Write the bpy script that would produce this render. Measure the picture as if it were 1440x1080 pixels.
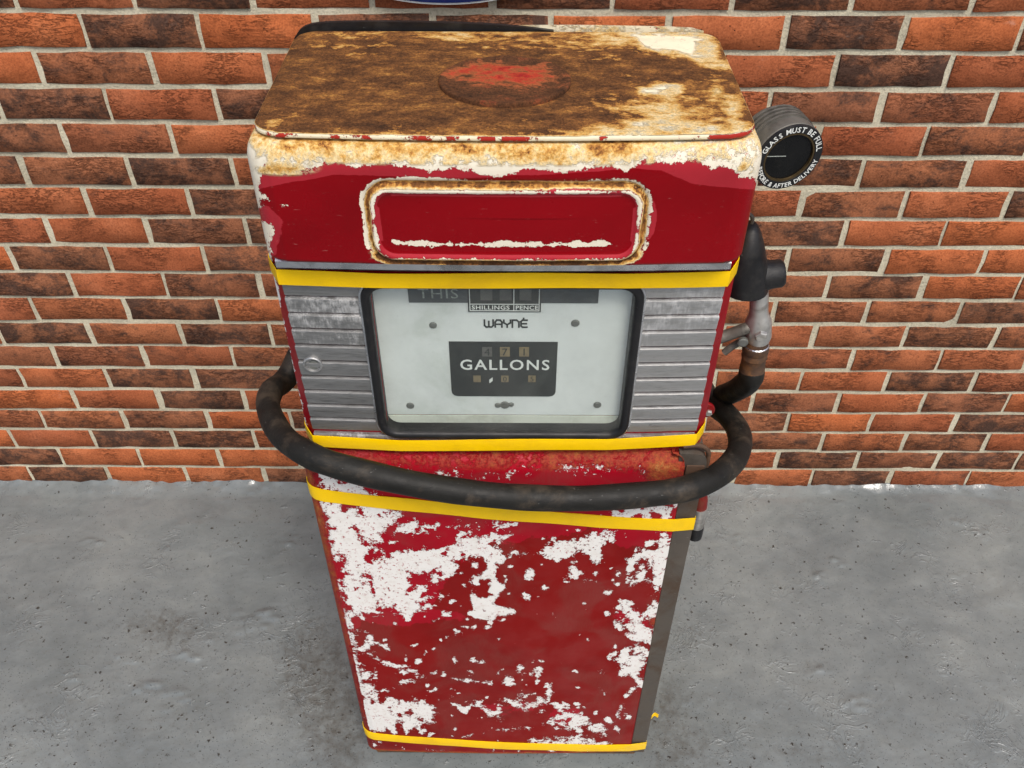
import bpy, bmesh, math, random
import numpy as np
from mathutils import Vector, Matrix
R = math.radians
random.seed(7); RNG = np.random.default_rng(7)
for o in list(bpy.data.objects): bpy.data.objects.remove(o)
scene = bpy.context.scene
col = scene.collection

# ------------------------------------------------------------------ camera
# fitted to the brick courses (225 x 75 mm module) of the wall; wall face is Y = 0, floor Z = 0
F, PITCH, YAW, ROLL, DIST, HEIGHT = 1252.05, .736322, -.00371967, -.00186149, 1.72426, 1.9588
_cp, _sp = math.cos(PITCH), math.sin(PITCH)
FW = np.array([math.sin(YAW)*_cp, math.cos(YAW)*_cp, -_sp])
_rt = np.array([math.cos(YAW), -math.sin(YAW), 0.]); _dn = np.cross(FW, _rt)
RT = _rt*math.cos(ROLL) + _dn*math.sin(ROLL); DN = -_rt*math.sin(ROLL) + _dn*math.cos(ROLL)
CAM = np.array([0., -DIST, HEIGHT])
cd = bpy.data.cameras.new('camera'); cam = bpy.data.objects.new('camera', cd); col.objects.link(cam)
cd.sensor_width = 36; cd.lens = 36*F/1440; cd.clip_start = .02; cd.clip_end = 200
cam.matrix_world = Matrix(((RT[0], -DN[0], -FW[0], CAM[0]), (RT[1], -DN[1], -FW[1], CAM[1]),
                           (RT[2], -DN[2], -FW[2], CAM[2]), (0, 0, 0, 1)))
scene.camera = cam
scene.render.resolution_x, scene.render.resolution_y = 1024, 768

def atY(x, y, Y):
    d = FW + RT*((x-720)/F) + DN*((y-540)/F); return CAM + d*((Y-CAM[1])/d[1])
def atZ(x, y, Z):
    d = FW + RT*((x-720)/F) + DN*((y-540)/F); return CAM + d*((Z-CAM[2])/d[2])
def topix(P):
    d = np.asarray(P, float) - CAM; z = d@FW
    return np.stack([720 + F*(d@RT)/z, 540 + F*(d@DN)/z], -1)

# ------------------------------------------------------------------ light
SUN_EL, SUN_AZ = R(58), R(160)          # compass azimuth, 0 = +Y (towards the wall), 90 = +X
w = bpy.data.worlds.new('World'); scene.world = w; w.use_nodes = True
nt = w.node_tree; bg = nt.nodes['Background']
sky = nt.nodes.new('ShaderNodeTexSky'); sky.sky_type = 'NISHITA'; sky.sun_disc = False
sky.sun_elevation = SUN_EL; sky.sun_rotation = SUN_AZ
sky.air_density = 1.0; sky.dust_density = 4.0; sky.ozone_density = 0.6
nt.links.new(sky.outputs[0], bg.inputs[0]); bg.inputs[1].default_value = .12
sl = bpy.data.lights.new('sun', 'SUN'); sl.energy = 1.5; sl.angle = R(16); sl.color = (1, .97, .92)
sun = bpy.data.objects.new('sun', sl); col.objects.link(sun)
sd = Vector((math.sin(SUN_AZ)*math.cos(SUN_EL), math.cos(SUN_AZ)*math.cos(SUN_EL), math.sin(SUN_EL)))
sun.rotation_euler = sd.to_track_quat('Z', 'Y').to_euler(); sun.location = (0, -3, 5)
scene.view_settings.view_transform = 'Standard'; scene.view_settings.look = 'None'
scene.view_settings.gamma = 1; scene.view_settings.use_curve_mapping = False
scene.view_settings.exposure = 0.6
scene.cycles.max_bounces = 5; scene.cycles.diffuse_bounces = 3; scene.cycles.glossy_bounces = 3

# ------------------------------------------------------------------ node helper
class N:
    def __init__(s, name):
        s.m = bpy.data.materials.new(name); s.m.use_nodes = True; s.t = s.m.node_tree
        s.b = s.t.nodes['Principled BSDF']
    def n(s, ty, **kw):
        x = s.t.nodes.new(ty)
        for k, v in kw.items(): setattr(x, k, v)
        return x
    def put(s, sock, v):
        if v is None: return
        if isinstance(v, bpy.types.NodeSocket): s.t.links.new(v, sock)
        else:
            if isinstance(v, tuple) and len(v) == 3 and sock.type == 'RGBA': v = (*v, 1)
            sock.default_value = v
    def set(s, **kw):
        names = dict(color='Base Color', rough='Roughness', metal='Metallic', normal='Normal', spec='Specular IOR Level', coat='Coat Weight', coatr='Coat Roughness', alpha='Alpha')
        for k, v in kw.items(): s.put(s.b.inputs[names[k]], v)
    def obj(s): return s.n('ShaderNodeTexCoord').outputs['Object']
    def map(s, v, scale=(1, 1, 1), loc=(0, 0, 0), rot=(0, 0, 0)):
        x = s.n('ShaderNodeMapping'); s.put(x.inputs[0], v); x.inputs['Scale'].default_value = scale
        x.inputs['Location'].default_value = loc; x.inputs['Rotation'].default_value = rot; return x.outputs[0]
    def noise(s, v, scale, detail=3, rough=.55, dist=0, w=None):
        x = s.n('ShaderNodeTexNoise')
        if w is not None: x.noise_dimensions = '4D'; s.put(x.inputs['W'], w)
        s.put(x.inputs['Vector'], v); x.inputs['Scale'].default_value = scale; x.inputs['Detail'].default_value = detail
        x.inputs['Roughness'].default_value = rough; x.inputs['Distortion'].default_value = dist; return x.outputs['Fac']
    def vor(s, v, scale, feature='F1', out='Distance', rnd=1):
        x = s.n('ShaderNodeTexVoronoi', feature=feature); s.put(x.inputs['Vector'], v); x.inputs['Scale'].default_value = scale
        x.inputs['Randomness'].default_value = rnd; return x.outputs[out]
    def mth(s, op, a, b=None, c=None, clamp=False):
        x = s.n('ShaderNodeMath', operation=op, use_clamp=clamp)
        s.put(x.inputs[0], a); s.put(x.inputs[1], b); s.put(x.inputs[2], c); return x.outputs[0]
    def step(s, v, lo, hi, a=0., b=1.):
        x = s.n('ShaderNodeMapRange', interpolation_type='SMOOTHSTEP'); s.put(x.inputs[0], v)
        for i, q in enumerate((lo, hi, a, b)): s.put(x.inputs[i+1], q)
        return x.outputs[0]
    def mix(s, f, a, b, mode='MIX'):
        x = s.n('ShaderNodeMix', data_type='RGBA', blend_type=mode); s.put(x.inputs[0], f); s.put(x.inputs[6], a); s.put(x.inputs[7], b); return x.outputs[2]
    def ramp(s, f, stops, interp='LINEAR'):
        x = s.n('ShaderNodeValToRGB'); x.color_ramp.interpolation = interp; e = x.color_ramp.elements
        for i, (p, c) in enumerate(stops):
            q = e[i] if i < 2 else e.new(p); q.position = p; q.color = (*c, 1)
        s.put(x.inputs[0], f); return x.outputs[0]
    def attr(s, name, ty='GEOMETRY', out='Color'):
        x = s.n('ShaderNodeAttribute', attribute_type=ty, attribute_name=name); return x.outputs[out]
    def sep(s, c):
        x = s.n('ShaderNodeSeparateColor'); s.put(x.inputs[0], c); return x.outputs
    def bump(s, h, dist=.001, strength=1., normal=None):
        x = s.n('ShaderNodeBump'); s.put(x.inputs['Height'], h); x.inputs['Distance'].default_value = dist
        s.put(x.inputs['Strength'], strength); s.put(x.inputs['Normal'], normal); return x.outputs[0]

# ------------------------------------------------------------------ mesh helpers
def mesh(name, verts, faces, mat, parent=None, smooth=True):
    me = bpy.data.meshes.new(name); me.from_pydata([tuple(map(float, v)) for v in verts], [], [tuple(map(int, f)) for f in faces]); me.update()
    if smooth: me.polygons.foreach_set('use_smooth', [True]*len(me.polygons))
    o = bpy.data.objects.new(name, me); col.objects.link(o)
    if mat: me.materials.append(mat)
    if parent: o.parent = parent
    return o
def tag(o, label=None, cat=None, group=None, kind=None):
    for k, v in (('label', label), ('category', cat), ('group', group), ('kind', kind)):
        if v: o[k] = v
    return o
def empty(name, loc=(0, 0, 0)):
    o = bpy.data.objects.new(name, None); col.objects.link(o); o.location = loc; o.empty_display_size = .05; return o
def paint_attr(o, fields, name='paint'):
    a = o.data.attributes.new(name, 'FLOAT_COLOR', 'POINT'); n = len(o.data.vertices)
    c = np.zeros((n, 4), np.float32); c[:, 3] = 1
    for i, f in enumerate(fields): c[:, i] = f
    a.data.foreach_set('color', c.ravel())
def vpix(o):
    n = len(o.data.vertices); c = np.zeros(n*3); o.data.vertices.foreach_get('co', c); c = c.reshape(-1, 3)
    return c, topix(c)
class MB:
    def __init__(s): s.v = []; s.f = []
    def add(s, vs, fs):
        k = len(s.v); s.v += [tuple(v) for v in vs]; s.f += [tuple(i+k for i in f) for f in fs]; return s
    def box(s, x0, x1, y0, y1, z0, z1, bev=0):
        if not bev:
            s.add([(x, y, z) for z in (z0, z1) for y in (y0, y1) for x in (x0, x1)],
                  [(0, 2, 3, 1), (4, 5, 7, 6), (0, 1, 5, 4), (2, 6, 7, 3), (0, 4, 6, 2), (1, 3, 7, 5)]); return s
        b = bev; rings = []
        for z, i in ((z0, b), (z0+b, 0), (z1-b, 0), (z1, b)):
            a0, a1, c0, c1 = x0+i, x1-i, y0+i, y1-i; e = b if i == 0 else 0
            rings.append([(a0+e, c0, z), (a1-e, c0, z), (a1, c0+e, z), (a1, c1-e, z), (a1-e, c1, z), (a0+e, c1, z), (a0, c1-e, z), (a0, c0+e, z)])
        s.rings(rings, True, True); return s
    def rings(s, rings, cap0=False, cap1=False, closed=True):
        k = len(s.v); n = len(rings[0])
        for r in rings: s.v += [tuple(p) for p in r]
        for i in range(len(rings)-1):
            for j in range(n if closed else n-1):
                a, b = k+i*n+j, k+i*n+(j+1) % n; s.f.append((a, b, b+n, a+n))
        if cap0: s.f.append(tuple(k+j for j in range(n))[::-1])
        if cap1: s.f.append(tuple(k+(len(rings)-1)*n+j for j in range(n)))
        return s
    def tube(s, pts, rad, n=12, cap=True):
        P = [Vector(p) for p in pts]; m = len(P); rad = rad if hasattr(rad, '__len__') else [rad]*m
        T = [(P[min(i+1, m-1)]-P[max(i-1, 0)]).normalized() for i in range(m)]
        u = T[0].orthogonal().normalized(); rs = []
        for i in range(m):
            u = (u - T[i]*u.dot(T[i])).normalized(); v = T[i].cross(u)
            rs.append([P[i]+(u*math.cos(2*math.pi*k/n)+v*math.sin(2*math.pi*k/n))*rad[i] for k in range(n)])
        return s.rings(rs, cap, cap)
    def lathe(s, c, ax, prof, n=24, caps=True):
        c = Vector(c); ax = Vector(ax).normalized(); u = ax.orthogonal().normalized(); v = ax.cross(u)
        rs = [[c+ax*t+(u*math.cos(2*math.pi*k/n)+v*math.sin(2*math.pi*k/n))*max(r, 1e-5) for k in range(n)] for t, r in prof]
        return s.rings(rs, caps, caps)
    def build(s, name, mat, parent=None, smooth=False): 
        o = mesh(name, s.v, s.f, mat, parent, smooth)
        bm = bmesh.new(); bm.from_mesh(o.data); bmesh.ops.recalc_face_normals(bm, faces=bm.faces); bm.to_mesh(o.data); bm.free()
        if smooth: o.data.polygons.foreach_set('use_smooth', [True]*len(o.data.polygons))
        return o
def autosmooth(o, ang=35):
    o.data.polygons.foreach_set('use_smooth', [True]*len(o.data.polygons)); o.data.set_sharp_from_angle(angle=R(ang)); return o
def catmull(P, n=10):
    P = [np.array(p, float) for p in P]; P = [2*P[0]-P[1]] + P + [2*P[-1]-P[-2]]; out = []
    for i in range(1, len(P)-2):
        for t in np.arange(n)/n:
            a, b, c, d = P[i-1:i+3]
            out.append(.5*(2*b+(c-a)*t+(2*a-5*b+4*c-d)*t*t+(3*b-a-3*c+d)*t**3))
    out.append(P[-2]); return out
# signed distance of pixels to a polygon (negative inside)
def sdpoly(p, poly):
    poly = np.array(poly, float); d2 = np.full(len(p), 1e18); ins = np.zeros(len(p), bool); m = len(poly)
    for i in range(m):
        a, b = poly[i], poly[(i+1) % m]; e = b-a; q = p-a
        t = np.clip((q@e)/(e@e+1e-12), 0, 1); dd = q-t[:, None]*e; d2 = np.minimum(d2, (dd**2).sum(1))
        c = ((a[1] > p[:, 1]) != (b[1] > p[:, 1])) & (p[:, 0] < (b[0]-a[0])*(p[:, 1]-a[1])/(b[1]-a[1]+1e-12)+a[0]); ins ^= c
    return np.where(ins, -1, 1)*np.sqrt(d2)
def sdline(p, pts, r):
    pts = np.array(pts, float); d = np.full(len(p), 1e9)
    for a, b in zip(pts[:-1], pts[1:]):
        e = b-a; q = p-a; t = np.clip((q@e)/(e@e+1e-12), 0, 1); d = np.minimum(d, np.sqrt(((q-t[:, None]*e)**2).sum(1)))
    return d-r
def sdell(p, x, y, rx, ry, ang=0):
    c, s_ = math.cos(R(ang)), math.sin(R(ang)); dx, dy = p[:, 0]-x, p[:, 1]-y
    u = (dx*c+dy*s_)/rx; v = (-dx*s_+dy*c)/ry; return (np.sqrt(u*u+v*v)-1)*min(rx, ry)
def lay(f, sd, val, soft=4):
    k = 1/(1+np.exp(np.clip(sd/soft, -30, 30))); return f*(1-k)+val*k

# ------------------------------------------------------------------ materials
def brick_mat(name, ty):
    m = N(name); ob = m.obj(); seed = m.attr('seed', ty, 'Fac'); tone = m.attr('tone', ty, 'Fac'); W = m.mth('MULTIPLY', seed, 37.)
    # orange-red body, two ages of firing
    base = m.ramp(m.noise(ob, 9, 3, w=W), [(.25, (.285, .078, .030)), (.55, (.375, .113, .045)), (.8, (.44, .150, .066))])
    hue = m.ramp(m.mth('FRACT', m.mth('MULTIPLY', seed, 7.31)), [(0, (.80, .78, .85)), (.5, (1, 1, 1)), (1, (1.12, 1.05, .92))])
    base = m.mix(1., base, hue, 'MULTIPLY')
    # tone 0..1: muted brown wash, then burnt patches
    base = m.mix(m.step(tone, .2, .75, 0, .66), base, (.205, .098, .054))
    st = m.map(ob, (1, 1, 1.5))
    pn = m.mth('ADD', m.mth('MULTIPLY', m.noise(st, 15, 7, .74, .5, w=W), .8), m.mth('MULTIPLY', m.noise(st, 120, 3, .7, w=W), .2))
    burn = m.step(m.mth('ADD', pn, m.mth('MULTIPLY', tone, .215)), .575, .76)
    base = m.mix(m.mth('MULTIPLY', burn, .86), base, (.040, .027, .022))
    grain = m.noise(ob, 260, 4, .7, w=W)
    base = m.mix(1., base, m.ramp(grain, [(.28, (.50, .48, .48)), (.5, (1, 1, 1)), (.75, (1.35, 1.42, 1.48))]), 'MULTIPLY')
    bloom = m.step(m.noise(m.map(ob, (1, 1, 2.2)), 16, 5, .65, w=m.mth('ADD', W, 9.)), .66, .82, 0, .45)
    base = m.mix(bloom, base, (.50, .36, .29))
    # handmade creases
    cn = m.noise(m.map(ob, (1, 1, 3.2), rot=(0, .16, 0)), 30, 5, .6, 1.2, w=W)
    crease = m.mth('ABSOLUTE', m.mth('SUBTRACT', cn, .5)); cr = m.step(crease, 0, .045, 0, 1)
    crw = m.step(m.noise(ob, 11, 2, w=m.mth('ADD', W, 3.)), .42, .6)
    base = m.mix(m.mth('MULTIPLY', m.mth('SUBTRACT', 1., cr), m.mth('MULTIPLY', crw, .42)), base, (.075, .026, .015))
    pits = m.step(m.vor(ob, 75), .05, .13)
    pitk = m.mth('MULTIPLY', m.mth('SUBTRACT', 1., pits), m.step(m.noise(ob, 40, 1, w=W), .55, .62))
    base = m.mix(pitk, base, (.05, .022, .015))
    h = m.mth('ADD', m.mth('MULTIPLY', grain, .5), m.mth('ADD', m.mth('MULTIPLY', m.mth('MULTIPLY', cr, crw), .9), m.mth('MULTIPLY', pitk, -1.2)))
    h = m.mth('ADD', h, m.mth('MULTIPLY', m.noise(ob, 45, 3, w=W), 1.3))
    m.set(color=base, rough=.9, spec=.12, normal=m.bump(h, .0022, .9)); return m.m
def mortar_mat():
    m = N('mortar'); ob = m.obj(); n1 = m.noise(ob, 7, 4); n2 = m.noise(ob, 190, 5, .7)
    c = m.ramp(n1, [(.3, (.42, .385, .285)), (.55, (.55, .505, .375)), (.8, (.64, .59, .45))])
    c = m.mix(1., c, m.ramp(n2, [(.25, (.6, .58, .55)), (.5, (1, 1, 1)), (.8, (1.2, 1.2, 1.2))]), 'MULTIPLY')
    c = m.mix(m.step(m.noise(ob, 30, 4, .65), .58, .72, 0, .5), c, (.26, .23, .17))
    h = m.mth('ADD', n2, m.mth('MULTIPLY', m.noise(ob, 40, 4), 1.6))
    m.set(color=c, rough=.92, spec=.15, normal=m.bump(h, .003, .8)); return m.m
def floor_mat():
    m = N('grey floor paint'); ob = m.obj(); a = m.sep(m.attr('paint'))
    n1 = m.noise(ob, 2.2, 4, .6); n2 = m.noise(ob, 28, 5, .65); n3 = m.noise(ob, 330, 3, .7)
    c = m.ramp(n1, [(.3, (.128, .143, .143)), (.5, (.164, .181, .180)), (.72, (.208, .225, .217))])
    blot = m.noise(m.map(ob, (1, 1.6, 1), loc=(4, 1, 0)), 8, 6, .66, .7); c = m.mix(1., c, m.ramp(blot, [(.32, (.87, .88, .89)), (.5, (1, 1, 1)), (.68, (1.12, 1.11, 1.09))]), 'MULTIPLY')
    c = m.mix(1., c, m.ramp(n2, [(.3, (.93, .93, .92)), (.55, (1, 1, 1)), (.75, (1.04, 1.04, 1.03))]), 'MULTIPLY')
    # grime grown over the paint: brownish film where walked, soaked spots, grit
    gr = m.mth('ADD', a[0], m.mth('MULTIPLY', m.mth('SUBTRACT', m.noise(ob, 45, 6, .75), .5), 1.5))
    c = m.mix(m.step(gr, .02, .7, 0, .85), c, (.058, .050, .038))
    fine = m.noise(ob, 70, 6, .78); c = m.mix(m.mth('MULTIPLY', m.step(fine, .54, .72), m.step(m.mth('ADD', a[1], m.mth('MULTIPLY', n1, .6)), .15, .9, 0, .55)), c, (.085, .082, .072))
    wob_ = m.n('ShaderNodeVectorMath', operation='MULTIPLY_ADD'); nz_ = m.n('ShaderNodeTexNoise'); m.put(nz_.inputs['Vector'], ob); nz_.inputs['Scale'].default_value = 160; m.put(wob_.inputs[0], nz_.outputs['Color']); wob_.inputs[1].default_value = (.012, .012, .012); m.put(wob_.inputs[2], ob)
    sp = m.vor(wob_.outputs[0], 95); rnd = m.vor(wob_.outputs[0], 95, out='Color'); rs = m.sep(rnd)
    dens = m.mth('ADD', m.mth('MULTIPLY', m.noise(ob, 3.5, 3), .35), m.mth('MULTIPLY', a[1], .45))
    keep = m.step(m.mth('SUBTRACT', m.mth('ADD', rs[0], dens), 1.02), 0, .02)
    spot = m.mth('MULTIPLY', keep, m.step(sp, m.mth('MULTIPLY', rs[1], .10), m.mth('ADD', m.mth('MULTIPLY', m.mth('POWER', rs[1], 3.), .42), .09), 1, 0))
    c = m.mix(spot, c, (.03, .026, .02))
    sp2 = m.vor(ob, 260); rs2 = m.sep(m.vor(ob, 260, out='Color'))
    spot2 = m.mth('MULTIPLY', m.step(m.mth('ADD', rs2[0], m.mth('MULTIPLY', a[1], .25)), .93, .95), m.step(sp2, .15, .3, 1, 0))
    c = m.mix(m.mth('MULTIPLY', spot2, .8), c, (.04, .036, .03))
    scr = m.step(m.noise(m.map(ob, (3, 26, 1), rot=(0, 0, .3)), 6, 5, .7, .6), .68, .74, 0, .3)
    c = m.mix(m.mth('MULTIPLY', scr, .3), c, (.24, .245, .245))
    ro = m.mth('ADD', m.step(n2, .3, .7, .14, .26), m.mth('MULTIPLY', m.step(gr, .1, .6), .25), clamp=True)
    h = m.mth('ADD', m.mth('MULTIPLY', n2, .7), m.mth('ADD', m.mth('MULTIPLY', n3, .05), m.mth('MULTIPLY', m.mth('ADD', spot, spot2), .35)))
    rid = m.mth('ABSOLUTE', m.mth('SUBTRACT', m.noise(ob, 17, 5, .6, .9), .5)); rid = m.step(rid, 0, .05, 1, 0)
    rid = m.mth('MULTIPLY', rid, m.step(m.noise(ob, 5, 3), .52, .66))
    drip = m.mth('MULTIPLY', m.step(m.noise(ob, 42, 4, .6), .60, .72), m.step(m.noise(m.map(ob, (1, 1, 1), loc=(5, 3, 1)), 6, 3), .5, .62))
    h = m.mth('ADD', h, m.mth('ADD', m.mth('MULTIPLY', m.noise(ob, 9, 3), 1.5), m.mth('ADD', m.mth('MULTIPLY', rid, .45), m.mth('MULTIPLY', drip, .9))))
    m.set(color=c, rough=ro, spec=.5, normal=m.bump(h, .0032, .8)); return m.m

RUST = [(.0, (.80, .70, .48)), (.20, (.74, .56, .28)), (.36, (.58, .33, .085)), (.5, (.33, .125, .028)), (.64, (.135, .050, .018)), (.8, (.080, .036, .016)), (1., (.040, .020, .010))]
def worn_mat(name, red=(.24, .001, .005), red2=(.34, .003, .014), white=(.74, .72, .68), sc=1., streak=(1, 1, 1), whiten=.9, rustn=.9, rough=.33, dull=.0, lobes=.28, ramp=None, fleck=.625, crustc=None, rustbump=1.3, scuffs=.70):
    """paint.r white undercoat bias, paint.g second (brighter) red bias, paint.b rust amount 0..1"""
    m = N(name); ob = m.obj(); a = m.sep(m.attr('paint')); st = m.map(ob, streak)
    nA = m.noise(ob, 24*sc, 6, .68, .3); nB = m.noise(ob, 95*sc, 5, .7); vo = m.vor(ob, 105*sc, 'SMOOTH_F1')
    wn = m.mth('ADD', m.mth('MULTIPLY', m.mth('SUBTRACT', nA, .5), whiten*1.5), m.mth('ADD', m.mth('MULTIPLY', m.mth('SUBTRACT', nB, .5), whiten*.9), m.mth('MULTIPLY', m.mth('SUBTRACT', .35, vo), lobes)))
    wn = m.mth('ADD', wn, m.mth('MULTIPLY', m.mth('SUBTRACT', m.noise(ob, 270*sc, 3, .75), .5), whiten*.75)); wv = m.mth('ADD', a[0], wn); wm = m.step(wv, -.012, .018)
    rn = m.noise(m.map(ob, (1, 1, 1), loc=(3, 1, 2)), 30*sc, 5, .7)
    gm = m.step(m.mth('ADD', a[1], m.mth('MULTIPLY', m.mth('SUBTRACT', rn, .5), 1.2)), -.02, .03)
    c = m.mix(gm, red, red2)
    big = m.noise(ob, 6, 4, .6)
    c = m.mix(1., c, m.ramp(big, [(.3, (.80, .8, .8)), (.5, (1, 1, 1)), (.75, (1.10, 1.2, 1.2))]), 'MULTIPLY')
    if dull:
        dn = m.step(m.noise(m.map(ob, (1, 1, 1), loc=(7, 2, 5)), 7.5, 4, .6, .8), .50, .62, 0, dull)
        dn = m.mth('MULTIPLY', dn, m.step(m.noise(m.map(ob, (160, 160, 14)), 4, 3, .7), .3, .6, .35, 1))
        c = m.mix(dn, c, (.15, .058, .045))
    # fine scuffs
    scf = m.step(m.noise(m.map(ob, (9, 9, 60), rot=(0, .25, 0)), 8, 5, .72), scuffs, scuffs+.05, 0, .35)
    c = m.mix(scf, c, (.48, .22, .20))
    wcol = m.mix(m.step(m.noise(ob, 55, 5, .7), .45, .75, 0, .5), white, (white[0]*.80, white[1]*.74, white[2]*.68))
    # flecks of red left in the white
    fl = m.step(m.noise(ob, 150*sc, 5, .78),  fleck, fleck+.025); fl = m.mth('MULTIPLY', fl, m.step(m.noise(m.map(ob, (1, 1, 1), loc=(1, 8, 4)), 16, 3), .36, .55))
    wcol = m.mix(m.mth('MULTIPLY', fl, .9), wcol, red2)
    c = m.mix(wm, c, wcol)
    # thin dark rim at a paint edge
    edge = m.mth('MULTIPLY', m.step(wv, -.05, -.012), m.step(wv, -.012, .01, 1, 0)); c = m.mix(m.mth('MULTIPLY', edge, .45), c, (.10, .008, .008))
    # rust
    rsn = m.mth('ADD', m.mth('MULTIPLY', m.mth('SUBTRACT', m.noise(st, 14*sc, 9, .72, .8), .5), rustn), m.mth('MULTIPLY', m.mth('SUBTRACT', m.noise(st, 90*sc, 5, .75), .5), rustn*.8))
    rv = m.mth('ADD', a[2], rsn)
    rc = m.ramp(rv, ramp or RUST); sand = m.noise(ob, 330, 4, .75)
    rc = m.mix(1., rc, m.ramp(sand, [(.3, (.60, .58, .55)), (.5, (1, 1, 1)), (.75, (1.35, 1.32, 1.25))]), 'MULTIPLY')
    crn = m.noise(m.map(ob, streak, loc=(2, 5, 1)), 42, 9, .80)
    crust = m.ramp(crn, crustc or [(.28, (.026, .014, .008)), (.41, (.080, .035, .014)), (.51, (.145, .060, .020)), (.59, (.26, .11, .03)), (.68, (.50, .25, .06))])
    crust = m.mix(1., crust, m.ramp(sand, [(.32, (.42, .40, .38)), (.5, (1, 1, 1)), (.7, (1.55, 1.5, 1.4))]), 'MULTIPLY')
    rc = m.mix(m.step(rv, .47, .53), rc, crust)
    rm = m.mth('MULTIPLY', m.step(rv, .02, .16), m.step(a[2], .04, .12)); c = m.mix(rm, c, rc)
    rrough = m.step(rv, .1, .55, .45, .82)
    ro = m.mth('ADD', m.step(m.noise(ob, 20, 4), .3, .7, rough-.06, rough+.12), m.mth('MULTIPLY', wm, .18))
    mr = m.n('ShaderNodeMix'); m.put(mr.inputs[0], rm); m.put(mr.inputs[2], ro); m.put(mr.inputs[3], rrough)
    h = m.mth('ADD', m.mth('MULTIPLY', wm, -.8), m.mth('MULTIPLY', m.mth('MULTIPLY', rm, m.noise(ob, 120, 6, .8)), rustbump))
    h = m.mth('ADD', h, m.mth('MULTIPLY', m.noise(ob, 26, 2), .35))
    m.set(color=c, rough=mr.outputs[0], spec=.16, normal=m.bump(h, .0014, 1.)); return m.m

def simple(name, c, rough=.5, metal=0., var=.25, sc=40, bumpd=0., spec=.5, dirt=None, dirtamt=.5, scuff=0.):
    m = N(name); ob = m.obj(); n = m.noise(ob, sc, 5, .65)
    k = m.ramp(n, [(.25, (1-var,)*3), (.5, (1, 1, 1)), (.8, (1+var*.6,)*3)]); cc = m.mix(1., c, k, 'MULTIPLY')
    if dirt: cc = m.mix(m.step(m.noise(ob, sc*.45, 6, .7, .5), .48, .68, 0, dirtamt), cc, dirt)
    if scuff: cc = m.mix(m.step(m.noise(m.map(ob, (20, 20, 70)), 5, 5, .7), .66, .72, 0, scuff), cc, (.6, .58, .55))
    m.set(color=cc, rough=m.step(n, .3, .7, max(.05, rough-.08), min(1, rough+.10)), metal=metal, spec=spec)
    if bumpd: m.set(normal=m.bump(m.mth('ADD', n, m.mth('MULTIPLY', m.noise(ob, sc*6, 3, .7), .4)), bumpd))
    return m.m
def alu_mat(name, c, lime):
    m = N(name); ob = m.obj(); a = m.sep(m.attr('paint'))
    n = m.noise(m.map(ob, (6, 6, 55)), 6, 5, .7); cc = m.mix(1., c, m.ramp(n, [(.3, (.72, .72, .71)), (.5, (1, 1, 1)), (.75, (1.15, 1.15, 1.16))]), 'MULTIPLY')
    ver = m.noise(m.map(ob, (220, 220, 14)), 2, 5, .7)
    lm = m.step(m.mth('ADD', a[0], m.mth('ADD', m.mth('MULTIPLY', m.mth('SUBTRACT', ver, .5), .9), m.mth('MULTIPLY', m.mth('SUBTRACT', m.noise(ob, 30, 5, .7), .5), 1.2))), -.05, .35, 0, lime)
    cc = m.mix(lm, cc, (.55, .55, .54))
    dk = m.step(m.noise(ob, 55, 6, .72), .60, .75, 0, .55); cc = m.mix(dk, cc, (.10, .095, .085))
    m.set(color=cc, metal=m.step(lm, 0, .6, .8, .15), rough=m.mth('ADD', m.step(n, .3, .7, .42, .58), m.mth('MULTIPLY', lm, .3)), normal=m.bump(m.mth('ADD', m.mth('MULTIPLY', n, .5), m.noise(ob, 130, 4)), .0005)); return m.m
def glass_mat():
    m = N('dusty glass'); ob = m.obj(); t = m.t
    gl = m.n('ShaderNodeBsdfGlossy'); gl.inputs['Roughness'].default_value = .03
    tr = m.n('ShaderNodeBsdfTransparent'); tr.inputs[0].default_value = (.965, .98, .972, 1)
    df = m.n('ShaderNodeBsdfDiffuse'); df.inputs[0].default_value = (.42, .42, .38, 1)
    lw_ = m.n('ShaderNodeLayerWeight'); frs = m.mth('ADD', m.mth('MULTIPLY', m.mth('POWER', lw_.outputs['Facing'], 5.), .9), .035)
    mx = m.n('ShaderNodeMixShader'); m.put(mx.inputs[0], frs); m.put(mx.inputs[1], tr.outputs[0]); m.put(mx.inputs[2], gl.outputs[0])
    dust = m.mth('ADD', m.step(m.noise(ob, 9, 5, .7), .35, .75, .005, .045), m.step(m.noise(ob, 240, 3, .7), .68, .74, 0, .16))
    m2 = m.n('ShaderNodeMixShader'); m.put(m2.inputs[0], dust); m.put(m2.inputs[1], mx.outputs[0]); m.put(m2.inputs[2], df.outputs[0])
    t.links.new(m2.outputs[0], t.nodes['Material Output'].inputs[0]); return m.m

M = {}
M['brick'] = brick_mat('handmade brick', 'OBJECT'); M['brickg'] = brick_mat('handmade brick further along', 'GEOMETRY')
M['mortar'] = mortar_mat(); M['floor'] = floor_mat()
RUSTP = [(.0, (.26, .012, .012)), (.2, (.27, .030, .016)), (.36, (.30, .075, .022)), (.5, (.34, .14, .045)), (.64, (.13, .045, .018)), (.8, (.05, .028, .014)), (1., (.026, .016, .010))]
M['panel'] = worn_mat('worn maroon panel', red=(.195, .002, .0015), red2=(.31, .001, .010), sc=1.05, dull=.27, whiten=1.25, rough=.40, ramp=RUSTP, rustn=1.1, fleck=.585)
M['head'] = worn_mat('worn red canopy', red=(.215, .0008, .004), white=(.76, .70, .56), red2=(.36, .020, .030), sc=.9, whiten=1.3, rustn=1.3, rough=.30, lobes=.15, scuffs=.655)
M['lid'] = worn_mat('rusted lid', white=(.78, .70, .50), red2=(.40, .03, .02), sc=.9, streak=(.6, 1, 1), rustn=1.4, rustbump=2.4)
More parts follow.
